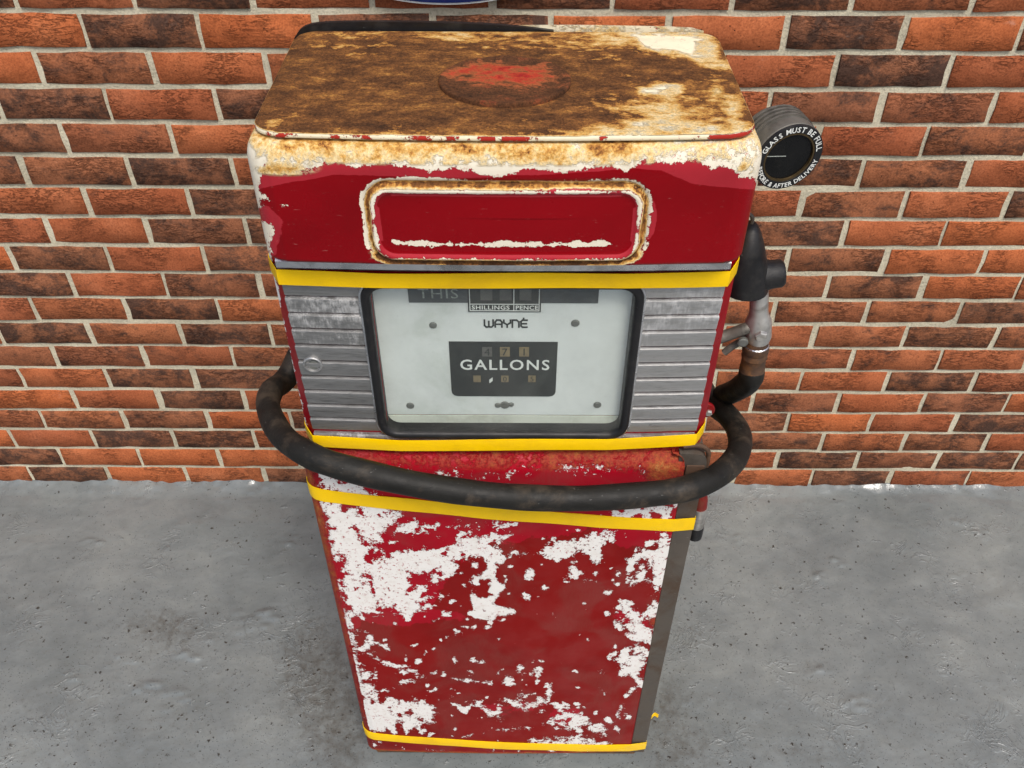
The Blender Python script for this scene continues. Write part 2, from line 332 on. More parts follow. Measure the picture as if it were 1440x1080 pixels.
RUSTC = [(.0, (.36, .016, .012)), (.22, (.38, .045, .022)), (.36, (.30, .085, .030)), (.5, (.14, .050, .020)), (.64, (.085, .038, .018)), (.8, (.050, .026, .014)), (1., (.024, .016, .010))]
M['cap'] = worn_mat('rusted cover plate', crustc=[(.30, (.020, .011, .007)), (.44, (.062, .027, .012)), (.55, (.105, .042, .017)), (.66, (.22, .05, .02)), (.76, (.34, .05, .025))], red=(.30, .01, .01), sc=.9, streak=(.6, 1, 1), rustn=1.5, ramp=RUSTC)
M['house'] = worn_mat('worn red housing', red=(.24, .001, .006), sc=1.2, whiten=.9, ramp=RUSTP)
M['slatL'] = alu_mat('brushed aluminium dim reflection', (.30, .30, .295), .6); M['slatR'] = alu_mat('brushed aluminium', (.40, .40, .395), .5)  # same metal; left copy darker, its dimmer reflection put into the base colour
M['chrome'] = simple('chrome strip', (.62, .62, .63), .28, .95, .3, 30, .0004, dirt=(.12, .11, .10), dirtamt=.5)
M['rubber'] = simple('black rubber', (.009, .009, .010), .45, 0, .3, 60, .0005, spec=.35, scuff=.12, dirt=(.03, .027, .024), dirtamt=.5)
M['hose'] = simple('old hose rubber', (.012, .0115, .010), .55, 0, .4, 30, .0012, spec=.22, dirt=(.055, .042, .030), dirtamt=.9, scuff=.22)
M['strap'] = simple('yellow plastic tape', (.88, .55, .0), .36, 0, .08, 14, .0012, spec=.3, dirt=(.60, .34, .01), dirtamt=.35)
M['steel'] = simple('bare weathered steel', (.100, .084, .068), .55, .35, .4, 22, .0008, dirt=(.075, .042, .022), dirtamt=.75, scuff=.3)
M['rustdk'] = simple('dark rusty steel', (.075, .040, .022), .75, .1, .5, 40, .0012, dirt=(.26, .11, .03), dirtamt=.6)
M['dark'] = simple('dark interior', (.02, .019, .018), .8)
M['plate'] = simple('dial plate enamel', (.65, .675, .655), .5, 0, .12, 14, 0, dirt=(.40, .44, .38), dirtamt=.4)
M['sill'] = simple('dial sill', (.58, .60, .52), .6, 0, .2, 20, 0, dirt=(.25, .23, .16), dirtamt=.5)
M['ink'] = simple('black dial print', (.016, .019, .019), .45, 0, .4, 30, 0, dirt=(.05, .055, .05), dirtamt=.5)
M['inkgrey'] = simple('grey dial print', (.045, .052, .058), .5, 0, .35, 50, 0, dirt=(.12, .13, .13), dirtamt=.5)
M['white'] = simple('white print', (.70, .72, .68), .5, 0, .15, 60, 0)
M['faint'] = simple('worn white print', (.30, .33, .30), .6, 0, .4, 300, 0, dirt=(.06, .07, .06), dirtamt=.7)
M['tan'] = simple('number wheel', (.20, .155, .085), .6, 0, .4, 90, 0, dirt=(.10, .08, .05), dirtamt=.6)
M['wheelgrey'] = simple('grey number wheel', (.10, .10, .09), .6, 0, .4, 60, 0, dirt=(.06, .05, .06), dirtamt=.6)
M['screw'] = simple('dull screw head', (.16, .165, .15), .5, .5, .4, 120, .0005)
M['cast'] = simple('cast aluminium', (.50, .49, .46), .42, .75, .25, 50, .0006, dirt=(.16, .14, .11), dirtamt=.6)
M['castdk'] = simple('grimy cast metal', (.15, .14, .12), .5, .4, .4, 45, .0009, dirt=(.03, .027, .024), dirtamt=.9)
M['brass'] = simple('dull brass ring', (.10, .068, .03), .45, .7, .35, 60, .0004)
M['glass'] = glass_mat()
M['darkglass'] = simple('dark sight glass', (.006, .006, .006), .25, 0, .6, 30, 0, spec=.2, dirt=(.016, .016, .014), dirtamt=.7)
M['navy'] = simple('navy enamel', (.008, .016, .075), .15, 0, .1, 10, 0)
M['redpl'] = simple('red paint', (.20, .002, .005), .4, 0, .3, 40, .0004, spec=.25, dirt=(.10, .05, .03), dirtamt=.6)

# ------------------------------------------------------------------ floor
def gridaxis(lo, a, b, hi, fine, n):
    return np.concatenate([np.linspace(lo, a, n, endpoint=False), np.arange(a, b, fine), np.linspace(b, hi, n)])
def vnoise(x, y, seed, freq):
    g = np.random.default_rng(seed).random((64, 64)); X, Y = x*freq, y*freq
    i, j = np.floor(X).astype(int), np.floor(Y).astype(int); u, v = X-i, Y-j; u, v = u*u*(3-2*u), v*v*(3-2*v)
    G = lambda a, b: g[a % 64, b % 64]
    return (G(i, j)*(1-u)+G(i+1, j)*u)*(1-v)+(G(i, j+1)*(1-u)+G(i+1, j+1)*u)*v-.5
xs = gridaxis(-5, -1.5, 1.5, 5, .006, 14)
ys = np.concatenate([np.linspace(-5, -1.2, 14, endpoint=False), np.arange(-1.2, -.09, .006), np.linspace(-.09, .01, 24)])
X, Y = np.meshgrid(xs, ys); X, Y = X.ravel(), Y.ravel()
Z = .004*vnoise(X, Y, 1, 2.3)+.0028*vnoise(X, Y, 2, 7)+.0011*vnoise(X, Y, 3, 26)
lump = np.clip(vnoise(X, Y, 5, 13)-.27, 0, 1)*.020 + np.clip(vnoise(X, Y, 6, 32)-.30, 0, 1)*.012
Z += lump*np.clip(vnoise(X, Y, 8, 1.7)+.55, 0, 1)
for (px, py, r, h) in [(1385, 752, .017, .0075), (1348, 733, .014, .006), (1155, 812, .02, .006), (1180, 792, .02, .006), (1040, 757, .016, .005), (1350, 806, .014, .005), (1155, 945, .018, .004), (690, 700, .02, .003),
                       (375, 865, .03, .007), (345, 872, .03, .006), (300, 897, .02, .004), (258, 922, .02, .006), (175, 924, .022, .005), (110, 953, .016, .005), (205, 960, .025, .006), (130, 765, .02, .005), (250, 985, .03, .004), (1205, 990, .025, .005), (985, 985, .02, .004), (405, 762, .02, .005)]:
    P = atZ(px, py, 0); wob = 1+.9*vnoise(X, Y, 9, 70); rl = np.random.default_rng(int(px*7+py))
    for q in range(7):
        a_, b_ = P[0]+rl.normal(0, r*.8), P[1]+rl.normal(0, r*.45); rr = r*rl.uniform(.22, .48); Z += h*rl.uniform(.3, .7)*np.exp(-(((X-a_)/(rr*1.4))**2+((Y-b_)/(rr*.8))**2)**1.6*wob)
edge = .045*(1+.8*vnoise(X, Y*0, 11, 4))                                           # painted fillet up the wall foot
t = np.clip(1-(-Y)/edge, 0, 1); Z += (.015+.010*vnoise(X, Y*0, 12, 7)+.008*vnoise(X, Y*0, 13, 30))*t**1.3*(1+.5*vnoise(X, Y, 14, 50))
inpump = (np.abs(X+.0145) < .33) & (Y > -.86) & (Y < -.5); Z = np.where(inpump, np.minimum(Z, .0), Z)
nx, ny = len(xs), len(ys)
idx = np.arange(nx*ny).reshape(ny, nx)
fc = np.stack([idx[:-1, :-1], idx[:-1, 1:], idx[1:, 1:], idx[1:, :-1]], -1).reshape(-1, 4)
floor = mesh('floor', np.stack([X, Y, Z], 1), fc, M['floor']); tag(floor, kind='structure')
c, p = vpix(floor)
g = np.full(len(c), -.26); s_ = np.full(len(c), .10)
s_ = lay(s_, -(p[:, 1]-890), .55, 60)
for e in [(250, 1010, 260, 70), (60, 1010, 120, 60), (430, 960, 70, 120), (960, 1020, 60, 90), (1150, 1040, 160, 40)]: g = lay(g, sdell(p, *e), .06, 40)
for e in [(445, 940, 45, 70), (465, 985, 40, 60), (235, 885, 35, 16), (230, 880, 45, 20), (972, 893, 10, 12), (935, 1000, 22, 50), (965, 1060, 30, 25), (1140, 937, 16, 10), (1140, 1056, 40, 6), (480, 1030, 40, 60)]:
    g = lay(g, sdell(p, *e), .34, 10); s_ = lay(s_, sdell(p, *e), .8, 15)
paint_attr(floor, [g, s_])

# ------------------------------------------------------------------ brick wall
wall = empty('brick_wall', (0, 0, 0)); tag(wall, 'wall of orange and burnt dark red bricks with cream mortar, behind the pump', 'brick wall')
JZ = .073; X0 = -.04466; BL, CH = .225, .075
def bz(r): return JZ + (17-r)*CH          # z of the bed joint under row r (joint r)
TONE = {0: [(25, .2), (182, .3), (350, .8), (520, .2), (690, .3), (855, .85), (1022, .15), (1187, .8), (1351, .4), (1600, .15)],
 1: [(112, .1), (282, .85), (447, .1), (615, .7), (775, .8), (940, .15), (1101, .1), (1264, .85), (1427, .1), (1600, .6)],
 2: [(50, .1), (210, .6), (372, .05), (530, .4), (1163, .12), (1323, .9), (1600, .1)],
 3: [(148, .75), (307, .1), (460, .7), (1088, .2), (1240, .6), (1395, .5), (1600, .15)],
 4: [(85, .65), (240, .45), (390, .1), (1296, .15), (1600, .6)],
 5: [(28, .6), (180, .6), (328, .8), (470, .4), (1208, .8), (1358, .62), (1600, .2)],
 6: [(122, .12), (267, .08), (410, .8), (1126, .1), (1270, .6), (1413, .1), (1600, .8)],
 7: [(60, .1), (205, .08), (345, .65), (1187, .7), (1326, .15), (1600, .12)],
 8: [(10, .2), (147, .7), (287, .12), (430, .7), (1240, .65), (1375, .15), (1600, .1)],
 9: [(97, .85), (233, .15), (367, .6), (500, .5), (1165, .6), (1297, .8), (1430, .15), (1600, .4)],
 10: [(46, .3), (179, .42), (312, .85), (440, .4), (1088, .5), (1218, .5), (1350, .55), (1600, .8)],
 11: [(123, .85), (252, .55), (380, .8), (500, .5), (1145, .4), (1273, .45), (1402, .75), (1600, .55)],
 12: [(80, .55), (206, .5), (332, .4), (460, .55), (1196, .4), (1321, .42), (1600, .35)],
 13: [(25, .4), (148, .15), (273, .8), (400, .75), (1125, .4), (1247, .2), (1368, .75), (1600, .4)],
 14: [(112, .12), (230, .15), (350, .85), (470, .2), (1060, .4), (1175, .55), (1293, .05), (1413, .6), (1600, .1)],
 15: [(58, .45), (180, .5), (297, .6), (420, .2), (1108, .6), (1227, .12), (1343, .0), (1600, .8)],
 16: [(15, .2), (133, .1), (250, .8), (363, .85), (480, .3), (1157, .6), (1270, .45), (1383, .65), (1600, .25)],
 17: [(87, .75), (202, .15), (315, .2), (430, .25), (1095, .25), (1205, .8), (1318, .6), (1600, .8)],
 18: [(40, .4), (155, .85), (267, .2), (380, .35), (500, .7), (1142, .3), (1253, .8), (1363, .35), (1600, .4)]}
def tone_of(r, xc, zc):
    u = topix((xc, 0, zc))
    if r in TONE and -60 < u[0] < 1500:
        for lim, t in TONE[r]:
            if u[0] < lim: return t
    return random.choice([.05, .12, .15, .3, .45, .6, .75, .85])
def brick_shape(L, H, dp, rnd):
    """irregular outline pressed from a mould: worn arris, slightly bellied face"""
    hx, hz = L/2, H/2; pts = []
    for i in range(5): pts.append((-hx+L*i/5, -hz))
    pts.append((hx, -hz)); pts.append((hx, 0.))
    for i in range(5): pts.append((hx-L*i/5, hz))
    pts.append((-hx, hz)); pts.append((-hx, 0.))
    j = lambda s: rnd.uniform(-s, s); pts = [(x+j(.0016), z+j(.0017)) for x, z in pts]; n = len(pts)
    tx, tz = j(.0012), j(.0012)
    front = [(x*(1-.011)+j(.0006), -dp+j(.0005)+tx*x/hx+tz*z/hz, z*(1-.045)+j(.0005)) for x, z in pts]
    mid = [(x, -dp+.0016+tx*x/hx+tz*z/hz+j(.0005), z) for x, z in pts]; back = [(x, .004, z) for x, z in pts]
    fs = [tuple(range(n))]
    for a in (0, n):
        for k in range(n): fs.append((a+k, a+n+k, a+n+(k+1) % n, a+(k+1) % n))
    return front+mid+back, fs
rb = random.Random(21); variants = {}
def variant(L, k):
    if (L, k) not in variants:
        v, f = brick_shape(L, .0635, .0030, rb); me = bpy.data.meshes.new('brick'); me.from_pydata(v, [], f); me.update()
        me.polygons.foreach_set('use_smooth', [True]*len(me.polygons)); me.set_sharp_from_angle(angle=R(60)); me.materials.append(M['brick']); variants[(L, k)] = me
    return variants[(L, k)]
sv, sf, stn, ssd = [], [], [], []
for r in range(-12, 19):
    z = bz(r)+CH/2
    for k in range(-13, 14):
        xc = X0+(k+(.5 if r % 2 else 0)+.5)*BL + rb.uniform(-.003, .003); zc = z+rb.uniform(-.0012, .0012)
        u = topix((xc, 0, zc)); t = tone_of(r, xc, zc); sdv = rb.random()
        if -110 < u[0] < 1550 and u[1] > -75:
            o = bpy.data.objects.new('brick', variant(.2130, rb.randrange(14))); col.objects.link(o); o.parent = wall
            o.location = (xc, rb.uniform(-.0012, .0012), zc); o['tone'] = t; o['seed'] = sdv
        else:
            v, f = brick_shape(.2130, .0635, .0030, rb); b = len(sv); sv += [(x+xc, y, q+zc) for x, y, q in v]; sf += [tuple(i+b for i in ff) for ff in f]
            stn += [t]*len(v); ssd += [sdv]*len(v)
o = mesh('further_bricks', sv, sf, M['brickg'], wall); o['kind'] = 'stuff'; o.data.set_sharp_from_angle(angle=R(60))
for nm, arr in (('tone', stn), ('seed', ssd)):
    a = o.data.attributes.new(nm, 'FLOAT', 'POINT'); a.data.foreach_set('value', arr)
# mortar: one bed with a slightly uneven struck face
gx = np.arange(-3.05, 3.06, .018); gz = np.arange(-.02, bz(-13)+.02, .012)
GX, GZ = np.meshgrid(gx, gz); GX, GZ = GX.ravel(), GZ.ravel()
GY = .0002+.0016*vnoise(GX, GZ, 31, 9)+.0018*vnoise(GX, GZ, 32, 37)
nx, nz = len(gx), len(gz); idx = np.arange(nx*nz).reshape(nz, nx)
fc = np.stack([idx[:-1, :-1], idx[:-1, 1:], idx[1:, 1:], idx[1:, :-1]], -1).reshape(-1, 4)
mesh('mortar', np.stack([GX, GY, GZ], 1), fc, M['mortar'], wall)
b = MB().box(-3.05, 3.05, .012, .11, 0, bz(-13)); b.build('backing', M['mortar'], wall)

# ------------------------------------------------------------------ oval sign on the wall, only its lower rim in view
sg = empty('oval_sign', (-.132, -.012, 1.459)); tag(sg, 'dark navy oval enamel sign with pale rim on the brick wall', 'sign')
def oval(a, b, y0, y1, n=64): return [[(a*math.cos(2*math.pi*k/n), y, b*math.sin(2*math.pi*k/n)) for k in range(n)] for y in (y0, y1)]
MB().rings(oval(.225, .0905, 0, -.010)[::1], True, True).build('rim', M['white'], sg)
MB().rings(oval(.220, .0865, -.0095, -.0125), True, True).build('face', M['navy'], sg)

# ================================================================== PETROL PUMP
pump = empty('petrol_pump', (0, 0, 0))
tag(pump, 'old red petrol pump with peeling paint and rusted lid, standing on the grey floor', 'petrol pump')
CX = -.0145
BACK = -.545
def plan(cx, hw, yf, yb, rad, bow, nfront=60, ncorner=8, nside=10):
    """closed outline, counter-clockwise seen from above, starting at the left end of the front"""
    pts = []
    fx = hw-rad
    for i in range(nfront+1):
        x = -fx+2*fx*i/nfront; pts.append((cx+x, yf-bow*(1-(x/hw)**2)))
    for i in range(1, ncorner+1):
        a = -math.pi/2+math.pi/2*i/ncorner; pts.append((cx+fx+rad*math.cos(a), yf+rad+rad*math.sin(a)))
    for i in range(1, nside): pts.append((cx+hw, yf+rad+(yb-yf-2*rad)*i/nside))
    for i in range(ncorner+1):
        a = math.pi/2*i/ncorner; pts.append((cx+fx+rad*math.cos(a), yb-rad+rad*math.sin(a)))
    for i in range(1, nfront): pts.append((cx+fx-2*fx*i/nfront, yb))
    for i in range(ncorner+1):
        a = math.pi/2+math.pi/2*i/ncorner; pts.append((cx-fx+rad*math.cos(a), yb-rad+rad*math.sin(a)))
    for i in range(1, nside): pts.append((cx-hw, yb-rad-(yb-yf-2*rad)*i/nside))
    for i in range(ncorner):
        a = math.pi+math.pi/2*i/ncorner; pts.append((cx-fx+rad*math.cos(a), yf+rad+rad*math.sin(a)))
    return np.array(pts)
def inset(pts, d):
    nx_ = np.roll(pts, -1, 0)-np.roll(pts, 1, 0); nx_ /= np.linalg.norm(nx_, axis=1)[:, None]
    return pts+np.stack([-nx_[:, 1], nx_[:, 0]], 1)*d
def loft(pl, prof): return [[(x, y, z) for x, y in inset(pl, d)] for d, z in prof]

# ---- base plinth and inner frame
MB().box(CX-.292, CX+.290, -.800, BACK+.012, 0.0, .045, .004).build('base', M['rustdk'], pump)
MB().box(CX-.300, CX+.292, -.788, BACK+.006, .045, .980, .003).build('inner_frame', M['dark'], pump)
# ---- lower front panel: wraps round the left corner, rounded shoulder at the top, dented a little
PYF, PX0, PX1 = -.8135, -.3225, .2565
path = []
for i in range(24): path.append((PX0, BACK-.0+(-.790-BACK)*i/24, 0))
for i in range(9):
    a = math.pi+math.pi/2*i/8; path.append((PX0+.022+.022*math.cos(a), -.7915+.022*math.sin(a), 1))
nf = 226; xm = (PX0+PX1)/2; hwp = (PX1-PX0)/2
for i in range(1, nf+1):
    x = PX0+.022+(PX1-PX0-.022)*i/nf; path.append((x, PYF-.007*(1-((x-xm)/hwp)**2), 2))
path += [(PX1+.0015, PYF+.002, 3), (PX1+.0015, PYF+.012, 3)]
path = np.array(path)
prof = [(.010, .0385), (.0025, .040)]+[(0., z) for z in np.linspace(.044, .957, 300)]
for i in range(1, 13):
    a = math.pi/2*i/12; prof.append((.034*(1-math.cos(a)), .957+.030*math.sin(a)))
prof.append((.050, .9872))
tang = np.gradient(path[:, :2], axis=0); tang /= np.linalg.norm(tang, axis=1)[:, None]; nrm = np.stack([-tang[:, 1], tang[:, 0]], 1)
V = []
for d, z in prof:
    q = path[:, :2]+nrm*d*np.where(path[:, 2:3] < 3, 1, .4); zz = np.full(len(q), z)
    dent = .0022*vnoise(q[:, 0]+3, zz+3, 41, 5)+.0007*vnoise(q[:, 0]+3, zz+3, 42, 14)
    dent = dent*(path[:, 2] == 2)*np.clip((.95-z)/.05, 0, 1)*np.clip((z-.05)/.05, 0, 1)*np.clip((PX1-q[:, 0])/.04, 0, 1)*np.clip((q[:, 0]-PX0-.022)/.04, 0, 1)
    V.append(np.stack([q[:, 0], q[:, 1]+dent, zz], 1))
n = len(path); V = np.concatenate(V); idx = np.arange(len(V)).reshape(-1, n)
fc = np.stack([idx[:-1, :-1], idx[:-1, 1:], idx[1:, 1:], idx[1:, :-1]], -1).reshape(-1, 4)
panel = mesh('lower_panel', V, fc, M['panel'], pump)
tag(panel, label='maroon front panel flaking to white undercoat')
c, p = vpix(panel)
Wf = np.full(len(c), -.60); G = np.full(len(c), -.7); Bf = np.zeros(len(c))
# brighter crimson in the upper third and by the edges
G = lay(G, sdpoly(p, [(430, 600), (980, 600), (960, 760), (870, 775), (830, 750), (760, 760), (700, 770), (640, 800), (600, 870), (520, 880), (470, 880)]), .55, 12)
for e in [(895, 870, 35, 16, 20), (735, 992, 30, 10), (690, 998, 14, 8), (620, 866, 60, 8), (480, 930, 12, 60), (800, 1010, 30, 15)]: G = lay(G, sdell(p, *e), .4, 6)
# white areas traced region by region
WP = [([(448, 660), (480, 668), (520, 688), (545, 706), (455, 706)], .34, 6),
      ([(455, 706), (560, 715), (590, 735), (640, 742), (600, 752), (550, 756), (520, 780), (524, 815), (490, 850), (472, 800)], .46, 7),
      ([(525, 790), (550, 775), (600, 772), (645, 772), (628, 790), (622, 800), (592, 806), (566, 806), (575, 822), (598, 834), (560, 838), (556, 815), (540, 812)], .5, 5),
      ([(545, 812), (560, 806), (562, 830), (585, 838), (622, 838), (622, 850), (600, 862), (575, 868), (540, 862), (505, 866), (488, 860), (485, 830), (520, 800)], .46, 5),
      ([(628, 775), (660, 772), (655, 745), (700, 735), (712, 742), (706, 758), (690, 764), (700, 775), (680, 784), (652, 786)], .46, 5),
      ([(640, 790), (700, 760), (706, 746), (672, 735), (645, 755)], .22, 5),
      ([(684, 778), (694, 776), (706, 790), (698, 806), (700, 818), (712, 826), (704, 836), (694, 850), (722, 856), (728, 864), (700, 869), (668, 872), (655, 866), (662, 850), (656, 840), (664, 836), (676, 842), (688, 836), (690, 812), (668, 820), (652, 826), (660, 812), (684, 800)], .42, 2.5),
      ([(610, 782), (634, 786), (640, 796), (626, 800)], .3, 3), ([(622, 832), (640, 800), (618, 796), (604, 806)], -.05, 4),
      ([(752, 778), (770, 764), (800, 758), (838, 748), (868, 748), (866, 764), (846, 774), (846, 792), (832, 796), (826, 782), (812, 780), (810, 790), (786, 788), (766, 786)], .30, 3.5),
      ([(878, 786), (888, 782), (902, 770), (898, 790), (886, 802)], .3, 3), ([(882, 812), (900, 808), (918, 814), (905, 824), (884, 824)], .25, 3),
      ([(905, 778), (922, 772), (924, 750), (941, 750), (938, 800), (930, 840), (918, 872), (908, 872), (915, 835), (918, 800), (916, 795)], .45, 5),
      ([(850, 712), (946, 706), (944, 738), (860, 730)], .42, 5), ([(862, 852), (880, 850), (912, 868), (914, 885), (870, 884)], .18, 4),
      ([(890, 895), (918, 875), (910, 928), (898, 928), (896, 908)], .45, 4), ([(866, 912), (900, 908), (908, 935), (896, 955), (870, 948)], .26, 4),
      ([(476, 860), (494, 868), (500, 900), (508, 950), (516, 990), (512, 1030), (500, 1000), (486, 920)], .42, 5),
      ([(506, 968), (540, 972), (548, 990), (606, 982), (614, 1000), (606, 1018), (560, 1016), (540, 1030), (512, 1036)], .40, 5),
      ([(775, 1012), (782, 1000), (806, 998), (826, 1012), (850, 1015), (856, 1030), (800, 1024)], .18, 4), ([(745, 1042), (800, 1030), (862, 1038), (850, 1054), (750, 1052)], .12, 4),
      ([(540, 1064), (600, 1056), (700, 1056), (690, 1064), (560, 1068)], .15, 4), ([(752, 955), (756, 942), (760, 950)], .3, 2)]
for poly, v, so in WP: Wf = lay(Wf, sdpoly(p, poly), v, so)
for pts, r in [([(522, 785), (535, 768), (560, 760), (610, 752), (690, 746), (720, 752)], 5.5), ([(545, 745), (575, 728)], 6), ([(500, 742), (512, 762)], 3), ([(518, 812), (526, 832)], 1.6), ([(545, 858), (580, 864)], 3.5), ([(600, 842), (608, 848)], 3)]: Wf = lay(Wf, sdline(p, pts, r), -.22, 2.5)
for pts, r, v in [([(512, 918), (535, 928), (560, 938), (586, 946)], 4, .3), ([(566, 960), (590, 954), (612, 946)], 3.5, .3), ([(512, 912), (525, 900), (545, 912)], 4, .2), ([(634, 953), (660, 958), (690, 960)], 3, .25),
                  ([(632, 966), (646, 974), (632, 982)], 3, .2), ([(640, 990), (655, 1000), (662, 992)], 3, .35), ([(672, 990), (690, 1004), (704, 1000), (700, 990)], 4, .35), ([(712, 985), (735, 997), (765, 985), (772, 975)], 5, .35), ([(730, 978), (750, 976)], 3, .2),
                  ([(700, 1010), (770, 1000)], 1.5, .1), ([(640, 1038), (700, 1026), (760, 1022)], 1.5, .1), ([(868, 1005), (876, 992)], 3, .25), ([(880, 978), (896, 962)], 3.5, .25), ([(690, 895), (704, 888)], 2.5, .1), ([(450, 680), (470, 800), (490, 870)], 3, .0)]:
    Wf = lay(Wf, sdline(p, pts, r), v, 2.5)
for e in [(765, 826, 4, 3), (745, 808, 9, 9), (742, 838, 8, 7), (765, 828, 8, 4), (808, 806, 14, 10, 20), (832, 817, 8, 4), (795, 815, 5, 4), (725, 777, 6, 4), (740, 780, 5, 3), (855, 834, 5, 3), (700, 775, 4, 3), (640, 770, 3, 3), (632, 807, 5, 4), (641, 888, 7, 5), (680, 930, 5, 4), (732, 938, 5, 5), (748, 948, 6, 3),
          (716, 958, 9, 7), (845, 970, 5, 4), (884, 1008, 4, 3), (859, 923, 3, 4), (762, 864, 6, 3), (640, 928, 5, 6), (665, 927, 5, 5), (660, 944, 5, 4), (625, 864, 9, 5), (520, 895, 5, 5), (540, 900, 3, 3), (528, 945, 3, 5), (520, 966, 5, 3, 40), (598, 918, 3, 3), (572, 923, 2, 3), (702, 790, 5, 5), (822, 848, 3, 3), (778, 862, 3, 2), (588, 930, 5, 4, -40), (870, 806, 4, 4), (862, 815, 3, 3), (845, 946, 4, 3), (770, 985, 4, 7, 10)]:
    Wf = lay(Wf, sdell(p, *e), .30, 2.2)
rc_ = np.random.default_rng(5); alld = np.full(len(c), 1e9)
for poly, v, so in WP:
    if v > .15: alld = np.minimum(alld, sdpoly(p, poly))
near = np.where((np.abs(alld) < 16) & (p[:, 1] > 645) & (c[:, 1] < -.80))[0]
for k in rc_.choice(near, 520, replace=False):
    x_, y_ = p[k]; r_ = rc_.choice([1.8, 2.5, 3.4, 4.6], p=[.4, .33, .2, .07]); hole = rc_.random() < .40
    m_ = (np.abs(p[:, 0]-x_) < 22) & (np.abs(p[:, 1]-y_) < 22)
    Wf[m_] = lay(Wf[m_], sdell(p[m_], x_, y_, r_*rc_.uniform(.8, 1.6), r_*rc_.uniform(.7, 1.1), rc_.uniform(-40, 40)), -.35 if hole else .42, 1.3)
far_ = np.where((alld > 10) & (p[:, 1] > 770) & (c[:, 1] < -.80))[0]
for k in rc_.choice(far_, 70, replace=False):
    x_, y_ = p[k]; r_ = rc_.choice([1.0, 1.6, 2.4]); m_ = (np.abs(p[:, 0]-x_) < 14) & (np.abs(p[:, 1]-y_) < 14)
    Wf[m_] = lay(Wf[m_], sdell(p[m_], x_, y_, r_*1.4, r_, rc_.uniform(-60, 60)), .3, 1.2)
Wf = lay(Wf, sdpoly(p, [(540, 655), (700, 655), (840, 650), (940, 650), (935, 672), (800, 672), (640, 680), (560, 668)]), .0, 6)   # speckled band under the shelf
Wf = np.where(p[:, 1] < 640, -.5, Wf)
# thin rust on the rounded left corner, along the shoulder and at the foot
left = np.clip((-.300-c[:, 0])/.012, 0, 1); Bf = np.maximum(Bf, left*.30*np.clip(1.2-(p[:, 1]-650)/420, .4, 1)); Wf = np.where(c[:, 0] < -.306, -.45, Wf)
Bf = np.maximum(Bf, np.clip((c[:, 2]-.950)/.02, 0, 1)*.09); Bf = np.maximum(Bf, np.clip((.055-c[:, 2])/.015, 0, 1)*.6)
Bf = lay(Bf, sdell(p, 935, 655, 26, 14), .5, 6); Bf = lay(Bf, sdell(p, 850, 640, 60, 6), .35, 6); Bf = lay(Bf, sdell(p, 925, 875, 8, 5), .4, 3)
paint_attr(panel, [Wf, G, Bf])

# ---- bare corner frame on the right, with rounded head
fr = MB(); x0, x1 = .2595, .2905
out = [(x0, .030), (x1, .030), (x1, .968)]+[(x1-.014+.014*math.cos(a), .968+.020*math.sin(a)) for a in np.linspace(.2, math.pi/2, 6)]+[(x0-.012, .990), (x0-.012, .965), (x0, .958)]
fr.rings([[(x, y, z) for x, z in out] for y in (-.8085, -.8070, -.560)], True, True)
o = fr.build('corner_frame', M['steel'], pump); tag(o, label='bare weathered steel corner strip')
autosmooth(o, 40)
fr = MB(); pts = [(.252, -.803, 1.000)]+[(.272+.020*math.cos(a), -.803, .980+.022*math.sin(a)) for a in np.linspace(math.pi/2, 0, 7)]+[(.293, -.803, .94)]
fr.tube(catmull(pts, 4), .004, 8); autosmooth(fr.build('frame_lip', M['rustdk'], pump), 60)
MB().box(.2600, .2880, -.8110, -.8088, .925, .966, .0008).build('rusty_bracket', M['rustdk'], pump)

# ---- upper housing behind the dial face
UCX, UHW = -.0145, .2985; YF = -.795
def uplan(grow=0.):
    hw, fw = UHW+grow, .2835+grow*.4; yf = YF-grow
    pts = [(UCX-fw+2*fw*i/30, yf-.006*(1-((2*i/30)-1)**2)) for i in range(31)]
    pts += [(UCX+hw-.001, -.779), (UCX+hw, -.772)]+[(UCX+hw, -.772+(BACK+.772+grow)*i/8) for i in range(1, 8)]+[(UCX+hw, BACK+grow)]
    pts += [(UCX+hw-2*hw*i/12, BACK+grow) for i in range(1, 13)]
    pts += [(UCX-hw, BACK+grow+(-.772-BACK-grow)*i/8) for i in range(1, 9)]+[(UCX-hw+.001, -.779)]
    return np.array(pts)
up = uplan(); hb = MB()
zs = np.linspace(.984, 1.352, 70); hb.rings([[(x, y, z) for x, y in up] for z in zs], True, True)
nu = len(up); keepf = []                                   # window opening in the front
for f in hb.f:
    q = np.array([hb.v[i] for i in f]).mean(0)
    if len(f) == 4 and q[1] < -.78 and -.190 < q[0] < .158 and 1.034 < q[2] < 1.288: continue
    keepf.append(f)
hb.f = keepf
house = hb.build('upper_housing', M['house'], pump, False); autosmooth(house, 25)
c, p = vpix(house); Wf = np.full(len(c), -.75); 
edgeL = np.exp(-((c[:, 0]-(UCX-UHW))/.004)**2); Wf = np.maximum(Wf, -.75+edgeL*.85); Wf = np.where((p[:, 1] < 420) & (p[:, 0] < 420), Wf+.25, Wf)
paint_attr(house, [Wf, np.full(len(c), -.1), np.where(c[:, 2] < 1.0, .22, 0)])

